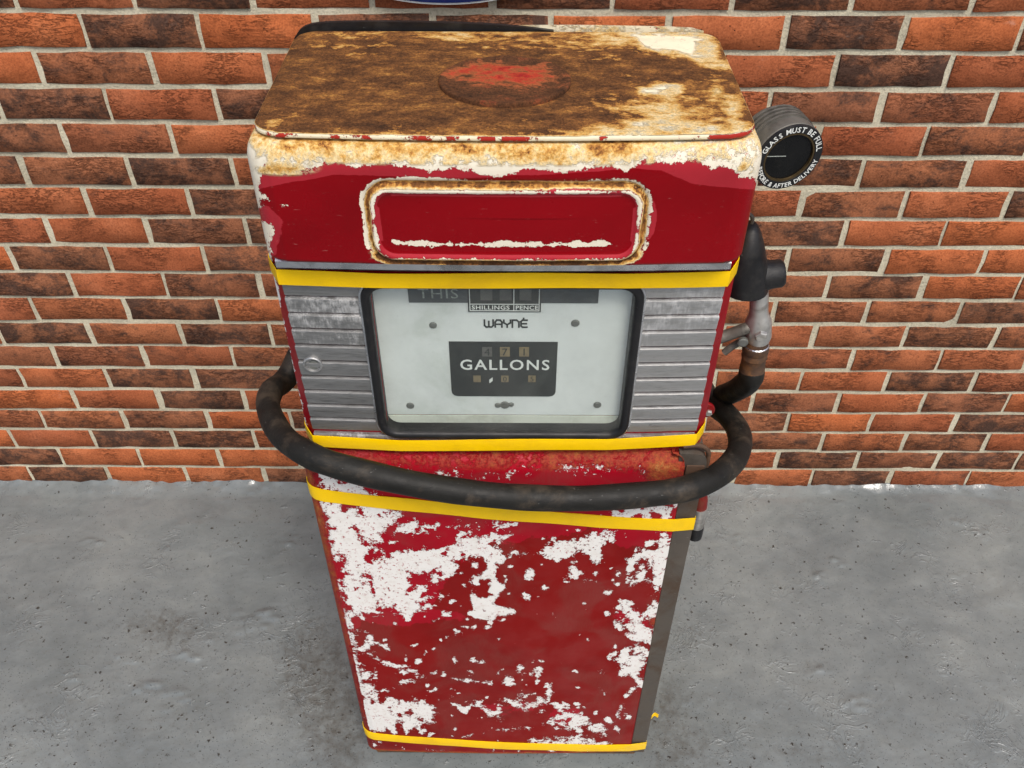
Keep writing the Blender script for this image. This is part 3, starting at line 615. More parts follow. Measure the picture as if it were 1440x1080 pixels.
# ---- dial face: aluminium slats either side, chrome strip, gasket, glass, dial
def yface(x): return YF-.006*(1-((x-UCX)/.2835)**2)
zl = [1.298, 1.271, 1.244, 1.218, 1.1905, 1.162, 1.134, 1.107, 1.080, 1.053, 1.027]
GX0, GX1, GZ0, GZ1 = -.198, .166, 1.020, 1.303
for side in (0, 1):
    xa, xb = (-.2965, GX0+.004) if side == 0 else (GX1-.004, .2675)
    for i in range(10):
        zt, zb_ = zl[i]-.0008, zl[i+1]+.0014; sb = MB(); rings = []
        for t_ in np.linspace(0, 1, 7):
            x = xa+(xb-xa)*t_; y = yface(x)
            j = .0003*math.sin(t_*9+i*2.1+side)
            rings.append([(x, y+.002, zb_), (x, y-.0030, zb_), (x, y-.0042+j, zb_+.0012), (x, y-.0058+j, zb_+(zt-zb_)*.55), (x, y-.0072, zt-.0026), (x, y-.0068, zt-.0010), (x, y-.0045, zt), (x, y+.002, zt)])
        sb.rings(rings, True, True)
        o = sb.build('trim_slat', M['slatL'] if side == 0 else M['slatR'], pump); autosmooth(o, 30)
        lim = {0: -.2, 1: .14, 2: .12, 3: .02}.get(i, -.55) if side == 0 else {0: .12, 1: .10, 2: .10, 3: -.02}.get(i, -.5)
        cc, pp = vpix(o); paint_attr(o, [np.full(len(cc), lim)])
cs = MB(); rings = []
for t_ in np.linspace(0, 1, 24):
    x = -.297+(.2675+.297)*t_; y = yface(x); rings.append([(x, y+.001, 1.316), (x, y-.008, 1.317), (x, y-.0125, 1.322), (x, y-.0125, 1.331), (x, y-.008, 1.335), (x, y+.001, 1.336)])
cs.rings(rings, True, True); autosmooth(cs.build('chrome_strip', M['chrome'], pump), 40)
cs = MB(); rings = []
for t_ in np.linspace(0, 1, 20):
    x = -.296+(.2665+.296)*t_; y = yface(x); rings.append([(x, y+.001, 1.0145), (x, y-.0065, 1.0145), (x, y-.0075, 1.018), (x, y-.0055, 1.0225), (x, y+.001, 1.0225)])
cs.rings(rings, True, True); autosmooth(cs.build('bottom_trim', M['slatR'], pump), 40)

def rrect(x0, x1, z0, z1, r, n=7):
    out = []
    for cx_, cz_, a0 in ((x1-r, z0+r, -90), (x1-r, z1-r, 0), (x0+r, z1-r, 90), (x0+r, z0+r, 180)):
        for i in range(n+1): a = R(a0+90*i/n); out.append((cx_+r*math.cos(a), cz_+r*math.sin(a)))
    return out
yg = yface(UCX)
def rr_rings(specs):        # (inset, y)
    return [[(x, y, z) for x, z in rrect(GX0+d, GX1-d, GZ0+d, GZ1-d, max(.030-d*.9, .008))] for d, y in specs]
gk = MB().rings(rr_rings([(0, yg+.004), (0, yg-.006), (.0015, yg-.0095), (.004, yg-.011), (.009, yg-.0105), (.0115, yg-.0085), (.0125, yg-.004), (.013, yg+.024)]))
autosmooth(gk.build('gasket', M['rubber'], pump), 40)
wsp = MB().rings(rr_rings([(-.0025, yg+.003), (-.0025, yg-.0052), (.0005, yg-.0058), (.0010, yg+.003)])); autosmooth(wsp.build('window_bead', M['chrome'], pump), 50)
gl = MB().rings(rr_rings([(.0118, yg-.0046), (.0118, yg-.0016)]), True, True); gl.build('glass_pane', M['glass'], pump)
YD = yg+.014                          # dial plate
zs_ = atY(700, 583, YD)[2]
dial = MB().box(GX0+.008, GX1-.008, YD, YD+.0015, zs_, GZ1-.006).build('dial_plate', M['plate'], pump)
MB().box(GX0+.008, GX1-.008, YD-.0012, YD+.0003, GZ0+.004, zs_-.0012).build('dial_sill', M['sill'], pump)
def D(px, py): P = atY(px, py, YD); return P[0], P[2]
def flat(name, poly, y, mat, parent, th=.0006):
    return MB().rings([[(x, yy, z) for x, z in poly] for yy in (y, y-th)], True, True).build(name, mat, parent)
def rect(px0, py0, px1, py1): a, b = D(px0, py1), D(px1, py0); return a[0], b[0], a[1], b[1]
xg0, xg1, zg0, zg1 = rect(635.5, 480.5, 784.5, 556.5)
ga = flat('gallons_panel', [(xg0+.009, zg0), (xg1-.009, zg0), (xg1-.004, zg0+.0015), (xg1-.001, zg0+.005), (xg1, zg0+.010), (xg1, zg1), (xg0, zg1), (xg0, zg0+.010), (xg0+.001, zg0+.005), (xg0+.004, zg0+.0015)], YD-.0003, M['ink'], dial)
pr = flat('price_panel', [(D(575, 425)[0], D(575, 425)[1]), (D(841, 425)[0], D(575, 425)[1]), (D(841, 425)[0], 1.294), (D(575, 425)[0], 1.294)], YD-.0003, M['inkgrey'], dial)
bx0, bz0 = D(658.5, 437.5); bx1 = D(760.5, 437.5)[0]
flat('price_box', [(bx0, bz0), (bx1, bz0), (bx1, 1.2935), (bx0, 1.2935)], YD-.0011, M['ink'], dial)
def bars(name, rs, y, mat):
    b = MB()
    for x0_, x1_, z0_, z1_ in rs: b.box(x0_, x1_, y-.0004, y, z0_, z1_)
    b.build(name, mat, dial)
lw = .0011
bars('price_box_lines', [(bx0+.002, bx1-.002, bz0+.0018, bz0+.0018+lw), (bx0+.002, bx1-.002, bz0+.0125, bz0+.0125+lw), (bx0+.002, bx0+.002+lw, bz0+.0018+lw, 1.292), (bx1-.002-lw, bx1-.002, bz0+.0018+lw, 1.292), (D(722, 430)[0], D(722, 430)[0]+lw, bz0+.0018+lw, 1.292)], YD-.00175, M['white'])
def text(name, s, x, z, h, y, mat, parent, sx=1., bold=0., align='CENTER', spacing=1.):
    cu = bpy.data.curves.new(name, 'FONT'); cu.body = s; cu.size = 1; cu.align_x = align; cu.space_character = spacing; cu.offset = bold; cu.resolution_u = 3
    t_ = bpy.data.objects.new(name, cu); col.objects.link(t_); bpy.context.view_layer.update()
    me = bpy.data.meshes.new_from_object(t_.evaluated_get(bpy.context.evaluated_depsgraph_get())); bpy.data.objects.remove(t_)
    v = np.array([q.co for q in me.vertices]); capH = v[:, 1].max()-v[:, 1].min() if len(v) else 1
    k = h/capH; z0_ = v[:, 1].min(); xmid = (v[:, 0].max()+v[:, 0].min())/2
    for q, w_ in zip(me.vertices, v): q.co = (x+(w_[0]-xmid)*k*sx, y, z+(w_[1]-z0_)*k)
    me.name = name; me.materials.append(mat); o = bpy.data.objects.new(name, me); col.objects.link(o); o.parent = parent; return o
gp = D(710, 519.5)
text('gallons_lettering', 'GALLONS', gp[0], gp[1], .0190, YD-.0013, M['white'], dial, .965, .014, spacing=1.18)
text('shillings_lettering', 'SHILLINGS', D(690, 430)[0], bz0+.0042, .0068, YD-.0020, M['white'], dial, 1.08, .02, spacing=1.1)
text('pence_lettering', 'PENCE', D(741, 430)[0], bz0+.0042, .0068, YD-.0020, M['white'], dial, 1.02, .02, spacing=1.1)
a0 = D(592, 417); a1 = D(640, 406)
text('worn_lettering', 'THIS', (a0[0]+a1[0])/2, a0[1]-.002, .0155, YD-.0013, M['faint'], dial, 1.1, .0, spacing=1.1)
# maker's name, drawn in strokes
wl = {'W': [[(0, 1), (0, .22), (.2, 0), (.4, 0), (.52, .14), (.52, .8)], [(.52, .14), (.66, 0), (.84, 0), (1.04, .22), (1.04, 1)]],
      'A': [[(0, 0), (0, .72), (.2, 1), (.6, 1), (.8, .72), (.8, 0)], [(0, .4), (.8, .4)]],
      'Y': [[(0, 1), (0, .62), (.4, .34), (.8, .62), (.8, 1)], [(.4, .34), (.4, 0)]],
      'N': [[(0, 0), (0, 1), (.5, 1), (.78, .75), (.78, 0)]], 'E': [[(.72, 1), (.18, 1), (0, .82), (0, .18), (.18, 0), (.72, 0)], [(0, .5), (.64, .5)], [(.30, 1.05), (.30, 1.26)]]}
wx0, wz0 = D(681.5, 459.5); wb = MB(); xo = 0; ws = .0118; wt = .00125
for ch, adv in zip('WAYNE', (1.32, 1.06, 1.06, 1.06, .8)):
    for st in wl[ch]:
        for a, b in zip(st[:-1], st[1:]):
            a = np.array(a)*ws; b = np.array(b)*ws; e = (b-a)/np.linalg.norm(b-a); n_ = np.array((-e[1], e[0]))*wt; a = a-e*wt*.9; b = b+e*wt*.9
            q = [a-n_, b-n_, b+n_, a+n_]; wb.rings([[(wx0+xo+u[0]*.94, yy, wz0+u[1]) for u in q] for yy in (YD-.0002-.00002*len(wb.f)*.02, YD-.0007-.00002*len(wb.f)*.02)], True, True)
    xo += adv*ws*.92
wb.build('maker_lettering', M['ink'], dial)
# number wheels behind their little windows
def wheel(px, py, w_, h_, mat, ch=None, base=YD-.0009):
    x, z = D(px, py); o = MB().box(x-w_/2, x+w_/2, base-.0005, base, z-h_/2, z+h_/2).build('number_wheel', mat, dial)
    if ch: text('numeral', ch, x, z-h_*.38, h_*.76, base-.0008, M['ink'], o, .9)
for px, ch, mt in ((685, '4', 'wheelgrey'), (710, '7', 'tan'), (737, '1', 'tan')): wheel(px, 494, .0135, .0165, M[mt], ch)
for px, ch in ((671, None), (710, '0'), (748, '5')): wheel(px, 532, .0105, .0120, M['tan'], ch)
for px, ch in ((684, None), (711, None), (739, None)): wheel(px, 411, .0155, .0230, M['wheelgrey'], ch, YD-.0018)
x, z = D(690.5, 534); flat('white_marker', [(x-.0023, z-.0055), (x+.0023, z-.001), (x+.0023, z+.0055), (x-.0023, z+.001)], YD-.0009, M['white'], dial)
for k, (px, py, r_) in enumerate([(609, 457, .0052), (809, 454, .0058), (577, 570, .0058), (840, 569, .0058), (710, 569, .0068), (700, 569.5, .0046), (719, 568.5, .0040)]):
    x, z = D(px, py); b = MB().lathe((x, YD, z), (0, -1, 0), [(0, r_), (.0012, r_), (.0022, r_*.75), (.0022, 0)], 16, False); b.build('dial_screw', M['screw'], dial)
# lock in the left slats
x, _, z = atY(440, 512, yface(-.276)-.006); yk = yface(x)-.0045
b = MB().lathe((x, yk, z), (0, -1, 0), [(-.003, .0135), (.0035, .0135), (.0046, .0122), (.0046, .0110), (.0005, .0102), (.0002, 0)], 28, False)
lock = autosmooth(b.build('lock', M['slatR'], pump), 40); paint_attr(lock, [np.full(len(lock.data.vertices), -.6)])
b = MB().lathe((x+.001, yk, z-.002), (0, -1, 0), [(0, .0085), (.0015, .0080), (.0020, .005), (.0020, 0)], 18, False); b.build('lock_barrel', M['screw'], lock)

# ---- canopy (head)
HCX, HHW, HYF, HYB = -.0125, .2880, -.8390, -.532
hp = plan(HCX, HHW, HYF, HYB, .028, .009, 190, 12, 40)
BX0, BX1, BZ0, BZ1 = -.166, .146, 1.3605, 1.4600
def sdrr(x, z, x0, x1, z0, z1, r):
    qx = np.abs(x-(x0+x1)/2)-(x1-x0)/2+r; qz = np.abs(z-(z0+z1)/2)-(z1-z0)/2+r
    return np.minimum(np.maximum(qx, qz), 0)+np.sqrt(np.maximum(qx, 0)**2+np.maximum(qz, 0)**2)-r
prof = [(.030, 1.3525), (.004, 1.3520), (.0012, 1.3530), (0, 1.3555)]+[(0, z) for z in np.linspace(1.358, 1.474, 44)]
for i in range(1, 15): a = math.pi/2*i/14; prof.append((.0145*(1-math.cos(a)), 1.474+.030*math.sin(a)))
rings = loft(hp, prof)
A = np.array(rings); front = (A[:, :, 1] < HYF+.002)
sdv = sdrr(A[:, :, 0], A[:, :, 2], BX0, BX1, BZ0, BZ1, .026)
groove = np.exp(-((sdv-.002)/.0035)**2)*.0045
A[:, :, 1] += np.where(front, groove, 0)
A[:, :, 1] += np.where(front, .0012*vnoise(A[:, :, 0]+2, A[:, :, 2]+2, 51, 9), 0)
hb = MB().rings([[tuple(q) for q in r_] for r_ in A], True, True); head = hb.build('canopy', M['head'], pump, True)
autosmooth(head, 50); tag(head, label='glossy dark red canopy with bare cream upper edge')
c, p = vpix(head); fr_ = c[:, 1] < -.70
Wf = np.full(len(c), -.66); G = np.full(len(c), -.9); Bf = np.zeros(len(c))
G = lay(G, sdpoly(p, [(350, 200), (1070, 200), (1064, 268), (1000, 262), (970, 258), (930, 240), (880, 238), (800, 244), (640, 252), (470, 246), (440, 252), (380, 262), (352, 270)]), .7, 2)
top = np.interp(p[:, 0], [340, 360, 372, 430, 480, 500, 540, 600, 700, 760, 800, 860, 880, 905, 980, 1000, 1020, 1040, 1070], [300, 270, 230, 236, 228, 238, 228, 236, 244, 238, 240, 236, 240, 226, 226, 238, 234, 246, 252])
Wf = np.maximum(Wf, np.clip((top-p[:, 1])/14, -1, .6)*.9)
for e in [(355, 285, 9, 45), (375, 325, 14, 16), (372, 350, 8, 16), (368, 277, 22, 7, 15), (392, 290, 16, 2)]: Wf = lay(Wf, sdell(p, *e), .30, 3)
G = lay(G, sdpoly(p, [(345, 280), (385, 285), (408, 310), (392, 360), (380, 372), (360, 360)]), .2, 4)
sp = sdrr(c[:, 0], c[:, 2], BX0, BX1, BZ0, BZ1, .026)
ringw = np.exp(-((sp-.0065)/.0046)**2)*fr_; bottom = np.clip((1.375-c[:, 2])/.01, 0, 1)
ringw *= 1-.75*np.clip((c[:, 2]-1.452)/.008, 0, 1)*np.clip((c[:, 0]+.07)/.05, 0, 1)*np.clip((.09-c[:, 0])/.05, 0, 1)
Wf = np.maximum(Wf, -.75+np.where(c[:, 0] < .1, 1.02, .9)*ringw*(1-bottom)); 
Wf = lay(Wf, sdpoly(p, [(893, 262), (905, 275), (910, 295), (912, 310), (895, 318), (890, 290), (886, 270)]), .6, 3)
G = lay(G, sdell(p, 903, 305, 22, 38), .6, 3)
Bf = np.maximum(Bf, np.exp(-((sp-.0012)/.0025)**2)*fr_*.64); Bf = np.maximum(Bf, bottom*np.exp(-((sp-.0035)/.0055)**2)*fr_*.75)
tz = np.clip((c[:, 2]-1.480)/.02, 0, 1); Bf = np.maximum(Bf, tz*np.interp(p[:, 0], [350, 480, 600, 760, 900, 1000, 1060], [.34, .36, .38, .40, .33, .26, .22]))
for e in [(1045, 236, 8, 5), (400, 238, 20, 4)]: Bf = lay(Bf, sdell(p, *e), .5, 3)
for e in [(520, 365, 5, 3), (533, 367, 4, 5), (478, 365, 5, 4)]: Wf = lay(Wf, sdell(p, *e), .2, 2)
Wf = np.where(np.abs(sp) < .004, np.minimum(Wf, -.3), Wf)
paint_attr(head, [Wf, G, Bf])
# badge: raised rim round a plain red panel
rings = []
def bpt(d, out):
    return [(x, HYF-.009*(1-((x-HCX)/HHW)**2)-out, z) for x, z in rrect(BX0+d, BX1-d, BZ0+d, BZ1-d, min(max(.026-d*.8, .008), .0495-d), 9)]
def dens(r_):       # subdivide the long sides
    o_ = []
    for a, b in zip(r_, r_[1:]+r_[:1]):
        k = max(1, int(math.dist(a, b)/.004)); o_ += [tuple(np.array(a)+(np.array(b)-np.array(a))*t_/k) for t_ in range(k)]
    return o_
base_n = None
for d, out_ in [(0., -.003), (.0008, .001), (.0025, .0038), (.005, .0048), (.0075, .0042), (.0095, .0026), (.0110, .0018), (.016, .0016), (.024, .0018), (.034, .0020), (.0405, .0021)]:
    poly = [(x, z) for x, _, z in bpt(d, out_)]
    if base_n is None: base_n = len(poly)
    pp = []
    for i in range(base_n):
        a, b = poly[i], poly[(i+1) % base_n]; k = 70 if math.dist((rrect(BX0, BX1, BZ0, BZ1, .026, 9)[i]), rrect(BX0, BX1, BZ0, BZ1, .026, 9)[(i+1) % base_n]) > .2 else (14 if math.dist((rrect(BX0, BX1, BZ0, BZ1, .026, 9)[i]), rrect(BX0, BX1, BZ0, BZ1, .026, 9)[(i+1) % base_n]) > .03 else 1)
        pp += [(a[0]+(b[0]-a[0])*t_/k, a[1]+(b[1]-a[1])*t_/k) for t_ in range(k)]
    rings.append([(x, HYF-.009*(1-((x-HCX)/HHW)**2)-out_, z) for x, z in pp])
badge = MB().rings(rings, False, True).build('badge_panel', M['head'], pump, True); tag(badge, label='red badge panel with chipped white raised rim')
c, p = vpix(badge); sp = -sdrr(c[:, 0], c[:, 2], BX0, BX1, BZ0, BZ1, .026)
Wf = -.75+1.05*np.exp(-((sp-.0055)/.0038)**2); low = np.clip((1.385-c[:, 2])/.012, 0, 1); Wf -= low*.28
Wf = lay(Wf, sdpoly(p, [(548, 336), (600, 341), (700, 343), (800, 343), (862, 335), (872, 330), (862, 344), (800, 349), (600, 350), (556, 344)]), .75, 1.5)
G = np.where(sp < .011, .5, -.9); Bf = np.exp(-((sp)/.0022)**2)*.5+low*np.exp(-((sp)/.004)**2)*.3
paint_attr(badge, [Wf, G, np.clip(Bf, 0, .62)])
# lid: thin sheet with turned-down lip and slight crown
lp = plan(HCX, HHW-.0115, HYF+.0115, HYB-.008, .030, .009, 150, 10, 60)
lr = loft(lp, [(.014, 1.5072), (.0005, 1.5074), (.0, 1.5080), (-.0006, 1.5095), (0, 1.5125), (.0015, 1.5142), (.0045, 1.5150)])
nfp = 151
lb = MB().rings(lr)
# top skin as concentric rings so that rust can vary over it
inner = inset(lp, .0045); ctr = np.array([HCX, (HYF+HYB)/2]); rr_ = []
for s_ in np.concatenate([np.linspace(0, .985, 56), [.999]]):
    q = ctr+(inner-ctr)*(1-s_); d2 = np.hypot((q[:, 0]-ctr[0])/.28, (q[:, 1]-ctr[1])/.15)
    rr_.append([(x, y, 1.5150+.0035*max(0, 1-dd**2*.5)*s_**.5+.0010*float(v_)*min(1, s_*6)) for (x, y), dd, v_ in zip(q, d2, vnoise(q[:, 0]+4, q[:, 1]+4, 61, 16))])
lb.rings(rr_, False, True); lid = lb.build('lid', M['lid'], pump, True); autosmooth(lid, 50); tag(lid, label='flat lid with brown rust and cream paint patches')
c, p = vpix(lid)
Wf = np.full(len(c), .7); G = np.full(len(c), .2); Bf = np.full(len(c), .80)
Bf = lay(Bf, sdpoly(p, [(420, 40), (720, 40), (760, 66), (640, 72), (560, 62), (480, 74), (432, 62)]), .33, 6)
Bf = lay(Bf, sdpoly(p, [(720, 40), (1000, 45), (1020, 90), (960, 80), (900, 64), (840, 64), (760, 74), (720, 62)]), .30, 6)
Bf = lay(Bf, sdpoly(p, [(690, 60), (820, 50), (860, 78), (760, 84), (700, 76)]), .46, 7)
Bf = lay(Bf, sdpoly(p, [(896, 50), (970, 52), (985, 90), (950, 76), (920, 78), (900, 70)]), -.05, 5)
Bf = lay(Bf, sdpoly(p, [(1000, 80), (1066, 210), (1030, 205), (1010, 160), (985, 110)]), .12, 7)
Bf = lay(Bf, sdpoly(p, [(880, 170), (930, 160), (960, 172), (1010, 178), (1000, 190), (920, 190), (884, 186)]), -.05, 5)
Bf = lay(Bf, sdpoly(p, [(900, 126), (935, 116), (975, 112), (960, 128), (920, 132), (900, 132)]), .02, 3)
Bf = lay(Bf, sdpoly(p, [(820, 150), (900, 140), (1000, 150), (990, 168), (900, 160), (830, 160)]), .38, 6)
Bf = lay(Bf, sdpoly(p, [(820, 172), (1060, 186), (1066, 200), (860, 196), (780, 190)]), .22, 5)
Bf = lay(Bf, sdpoly(p, [(720, 166), (760, 164), (764, 172), (730, 176)]), .06, 3)
Bf = lay(Bf, sdpoly(p, [(480, 175), (600, 172), (700, 178), (830, 186), (700, 193), (480, 196)]), .46, 5)
Bf = Bf-np.interp(p[:, 0], [780, 900], [0, .13]); Bf = lay(Bf, sdell(p, 1015, 150, 12, 12), .5, 5); Bf = lay(Bf, sdell(p, 925, 90, 40, 12, 10), .72, 8); Bf = lay(Bf, sdell(p, 965, 104, 24, 8, 10), .75, 6)
for e in [(572, 137, 20, 3, 5), (518, 100, 12, 4, -8), (410, 118, 8, 28, 28), (386, 170, 10, 16, 30), (545, 184, 12, 5), (478, 183, 10, 4)]: Bf = lay(Bf, sdell(p, *e), .33, 4)
Bf = lay(Bf, sdell(p, 430, 130, 30, 60, 20), .62, 15); Bf = lay(Bf, sdell(p, 500, 120, 90, 40), .82, 20); Bf = lay(Bf, sdell(p, 640, 165, 150, 14), .82, 10)
lip = c[:, 2] < 1.5138; front_lip = lip & (p[:, 1] > 150)
Bf = np.where(front_lip, .0, Bf); Wf = np.where(front_lip, np.interp(p[:, 0], [350, 480, 600, 700, 880, 990, 1000, 1060], [.2, .1, .0, .0, .3, .2, -.15, -.1]), Wf)
G = np.where(front_lip, .4, G); Bf = np.where(lip & ~front_lip, .2, Bf)
Wf = lay(Wf, sdpoly(p, [(985, 85), (1005, 95), (1030, 150), (1015, 160), (995, 120)]), .0, 5)
paint_attr(lid, [Wf, G, Bf])
# round filler cap in the lid
fc_ = atZ(710, 115, 1.5185); b = MB(); ns = 64; rings = []
for r_, h_ in [(.0775, -.003), (.0780, .0030), (.0768, .0046), (.074, .0048), (.066, .0024), (.055, .0030), (.042, .0034), (.028, .0036), (.014, .0037), (.001, .0037)]:
    rings.append([(fc_[0]+r_*math.cos(2*math.pi*k/ns), fc_[1]+r_*.86*math.sin(2*math.pi*k/ns), 1.5182+h_+(.0005*math.sin(k*.9) if r_ > .07 else 0)) for k in range(ns)])
cap = b.rings(rings, False, True).build('round_cap', M['cap'], pump, True); tag(cap, label='rusted round cover plate with traces of red paint'); autosmooth(cap, 50)
c, p = vpix(cap); Bf = np.full(len(c), .80); Wf = np.full(len(c), -.6); G = np.full(len(c), .5)
for e in [(690, 106, 45, 8), (740, 106, 30, 7), (735, 130, 14, 7), (665, 121, 12, 5), (700, 98, 30, 5)]: Bf = lay(Bf, sdell(p, *e), .20, 6)
paint_attr(cap, [Wf, G, Bf])
# rear edge: black rubber strip that has come loose on one side, painted flange on the other
bt = MB(); pts = [(-.287, -.568, 1.5145), (-.281, -.548, 1.5170), (-.264, -.536, 1.5190), (-.22, -.5325, 1.5200), (-.14, -.5320, 1.5200), (-.07, -.5320, 1.5190), (.0, -.5325, 1.5160), (.05, -.5330, 1.5120)]
pl_ = catmull(pts, 8); hs = np.interp(np.linspace(0, 1, len(pl_)), [0, .15, .5, .8, 1], [.004, .009, .010, .008, .003])
bt.rings([[(q[0], q[1]-.003, q[2]+h_*.4), (q[0], q[1]+.003, q[2]+h_*.4), (q[0], q[1]+.004, q[2]-.016), (q[0], q[1]-.002, q[2]-.016)] for q, h_ in zip(pl_, hs)], True, True)
autosmooth(bt.build('rear_trim', M['rubber'], pump), 50)
rf = MB(); rf.rings([[(x, -.5290, 1.490), (x, -.5225, 1.490), (x, -.5225, 1.5165-k_), (x, -.5290, 1.5185-k_)] for x, k_ in [(-.02, .001), (.05, .0), (.10, .0), (.20, .0015), (.235, .003), (.250, .007)]], True, True)
rf = rf.build('rear_flange', M['lid'], pump); n_ = len(rf.data.vertices); paint_attr(rf, [np.full(n_, .6), np.full(n_, .2), np.full(n_, .12)])

# ---- sight glass on the right of the canopy
ax = Vector((math.sin(R(14)), -math.cos(R(14)), -.06)).normalized()
Pc = atY(1107, 219, -.752); Pc = Vector(Pc)
sg_ = MB().lathe(Pc, -ax, [(-.0020, .0300), (-.0022, 0.0418), (-.001, 0.0434), (.012, 0.0434), (.016, 0.0423), (.042, 0.0414), (.052, 0.0376), (.058, .030)], 40, True)
sight = autosmooth(sg_.build('sight_glass', M['castdk'], pump), 40); tag(sight, label='round cast metal sight glass with lettered ring')
for k in range(4):
    b = MB().lathe(Pc-ax*(.018+k*.0068), -ax, [(0, 0.0414), (0, 0.0446), (.0028, 0.0446), (.0028, 0.0414)], 36, False); autosmooth(b.build('cooling_rib', M['castdk'], sight), 40)
b = MB().tube([Pc-ax*.036, Pc-ax*.036+Vector((-.07, .004, -.006))], .026, 18); autosmooth(b.build('mounting_stub', M['castdk'], sight), 40)
b = MB().lathe(Pc, ax, [(.0025, 0.0428), (.0052, 0.0425), (.0056, 0.0414), (.0056, 0.0329), (.0040, 0.0321), (.0025, 0.0321)], 48, False); ring = autosmooth(b.build('lettered_ring', M['rubber'], sight), 40)
b = MB().lathe(Pc, ax, [(.002, 0.0324), (.0050, 0.0324), (.0050, 0.0303), (.002, 0.0299)], 48, False); autosmooth(b.build('brass_bezel', M['brass'], sight), 40)
b = MB().lathe(Pc, ax, [(.0022, 0.0306), (.0026, .0)], 48, False); b.build('glass', M['darkglass'], sight)
uz = Vector((0, 0, 1)); ux = uz.cross(ax).normalized(); ux = -ux if ux.x < 0 else ux; uy = ax.cross(ux).normalized(); uy = -uy if uy.z < 0 else uy
def ring_text(name, s, a0, a1, rad, h, flip):
    vs, fs = [], []; adv = {' ': .55, 'I': .5, '&': 1.05, 'M': 1.2, 'L': .85, 'E': .9, 'F': .85}
    ad = [adv.get(ch, 1.) for ch in s]; tot = sum(ad); acc = 0
    for ch, a_ in zip(s, ad):
        ang = R(a0+(a1-a0)*(acc+a_/2)/tot); acc += a_
        if ch == ' ': continue
        cu = bpy.data.curves.new('t', 'FONT'); cu.body = ch; cu.align_x = 'CENTER'; cu.offset = .018; cu.resolution_u = 2
        t_ = bpy.data.objects.new('t', cu); col.objects.link(t_); bpy.context.view_layer.update()
        me = bpy.data.meshes.new_from_object(t_.evaluated_get(bpy.context.evaluated_depsgraph_get())); bpy.data.objects.remove(t_)
        k = h/.70; er = ux*math.cos(ang)+uy*math.sin(ang); et = ux*math.sin(ang)-uy*math.cos(ang)
        if flip: er2, et2 = -er, -et
        else: er2, et2 = er, et
        b0 = len(vs)
        for v in me.vertices: vs.append(Pc+ax*.0060+er*rad+et2*(v.co.x*k*.95)+er2*((v.co.y-.35)*k))
        fs += [tuple(i+b0 for i in pl.vertices) for pl in me.polygons]; bpy.data.meshes.remove(me)
    mesh(name, vs, fs, M['white'], sight, False)
ring_text('upper_lettering', 'GLASS MUST BE FULL', 163, 8, 0.0373, .0068, False)
ring_text('lower_lettering', 'BEFORE & AFTER DELIVERY', 190, 350, 0.0373, .0060, True)
b = MB().tube([Pc+ax*.003-ux*.030+uy*.0045, Pc+ax*.0036-ux*.004+uy*.002], .0005, 6); b.build('gauge_line', M['faint'], sight)

# ---- nozzle in its boot on the right side
NY = -.69
def PN(px, py, dy=0): return Vector(atY(px, py, NY+dy))
bt_ = PN(1064, 404); tip = PN(1058, 314)
rings = []
for t_, rx_, ry_, ox in [(0., .034, .034, -.018), (.05, .0365, .036, -.019), (.25, .0355, .036, -.018), (.5, .0305, .034, -.014), (.7, .0235, .030, -.009), (.86, .0165, .022, -.005), (.96, .0105, .015, -.002), (1., .0055, .007, .0)]:
    cc = bt_.lerp(tip, t_); n_ = 24
    rings.append([(cc.x+ox+rx_*math.cos(2*math.pi*k/n_), cc.y+ry_*math.sin(2*math.pi*k/n_), cc.z) for k in range(n_)])
bm = MB().rings(rings, True, True); boot = autosmooth(bm.build('nozzle_boot', M['rubber'], pump), 50); tag(boot, label='black rubber boot over the nozzle spout')
s0, s1 = PN(1062, 388), PN(1102, 384); dv = (s1-s0).normalized()
b = MB().lathe(s0, dv, [(0, .024), (.012, .0235), (.022, .0205), ((s1-s0).length-.004, .0200), ((s1-s0).length, .0170)], 24); autosmooth(b.build('boot_snout', M['rubber'], boot), 40)
b = MB().box(.2785, bt_.x-.020, bt_.y-.020, bt_.y+.020, bt_.z+.010, bt_.z+.060, .004); b.build('boot_bracket', M['rubber'], boot)
h0 = PN(1055, 322); h1 = PN(1058, 306)
b = MB().tube(catmull([h0, h1, h1+Vector((-.010, 0, .006)), h1+Vector((-.022, .0, -.004))], 5), .0028, 8); b.build('hook', M['steel'], boot)
n0, n1 = PN(1068, 404), PN(1066, 478); nv = (n1-n0).normalized(); L_ = (n1-n0).length
b = MB().lathe(n0, nv, [(-.012, .0130), (L_*.45, .0135), (L_*.52, .0150), (L_*.62, .0190), (L_*.92, .0195), (L_, .0170)], 24); nz = autosmooth(b.build('nozzle', M['cast'], pump), 45); tag(nz, label='cast aluminium delivery nozzle hanging spout up')
P = PN(1066, 464); b = MB().lathe(P+Vector((0, -.017, .004)), (0, -1, -.2), [(0, .0105), (.004, .0100), (.0055, .008), (.0055, 0)], 6, False); b.build('valve_cap', M['cast'], nz)
P0, P1 = PN(1066, 456), PN(1010, 476)
b = MB().tube(catmull([P0, P0.lerp(P1, .35)+Vector((0, -.004, .004)), P0.lerp(P1, .7), P1, P1+Vector((-.015, .0, -.010))], 6), [.009]*24+[.006], 10); autosmooth(b.build('trigger', M['castdk'], nz), 50)
P2 = PN(1045, 478); b = MB().tube(catmull([PN(1050, 470), P2, PN(1030, 487), PN(1018, 496)], 6), .0055, 8); autosmooth(b.build('trigger_guard', M['castdk'], nz), 50)
b = MB().lathe(PN(1042, 472)+Vector((0, -.012, 0)), (0, -1, 0), [(0, .008), (.005, .008), (.006, .006), (.006, 0)], 14, False); b.build('pivot_bolt', M['screw'], nz)
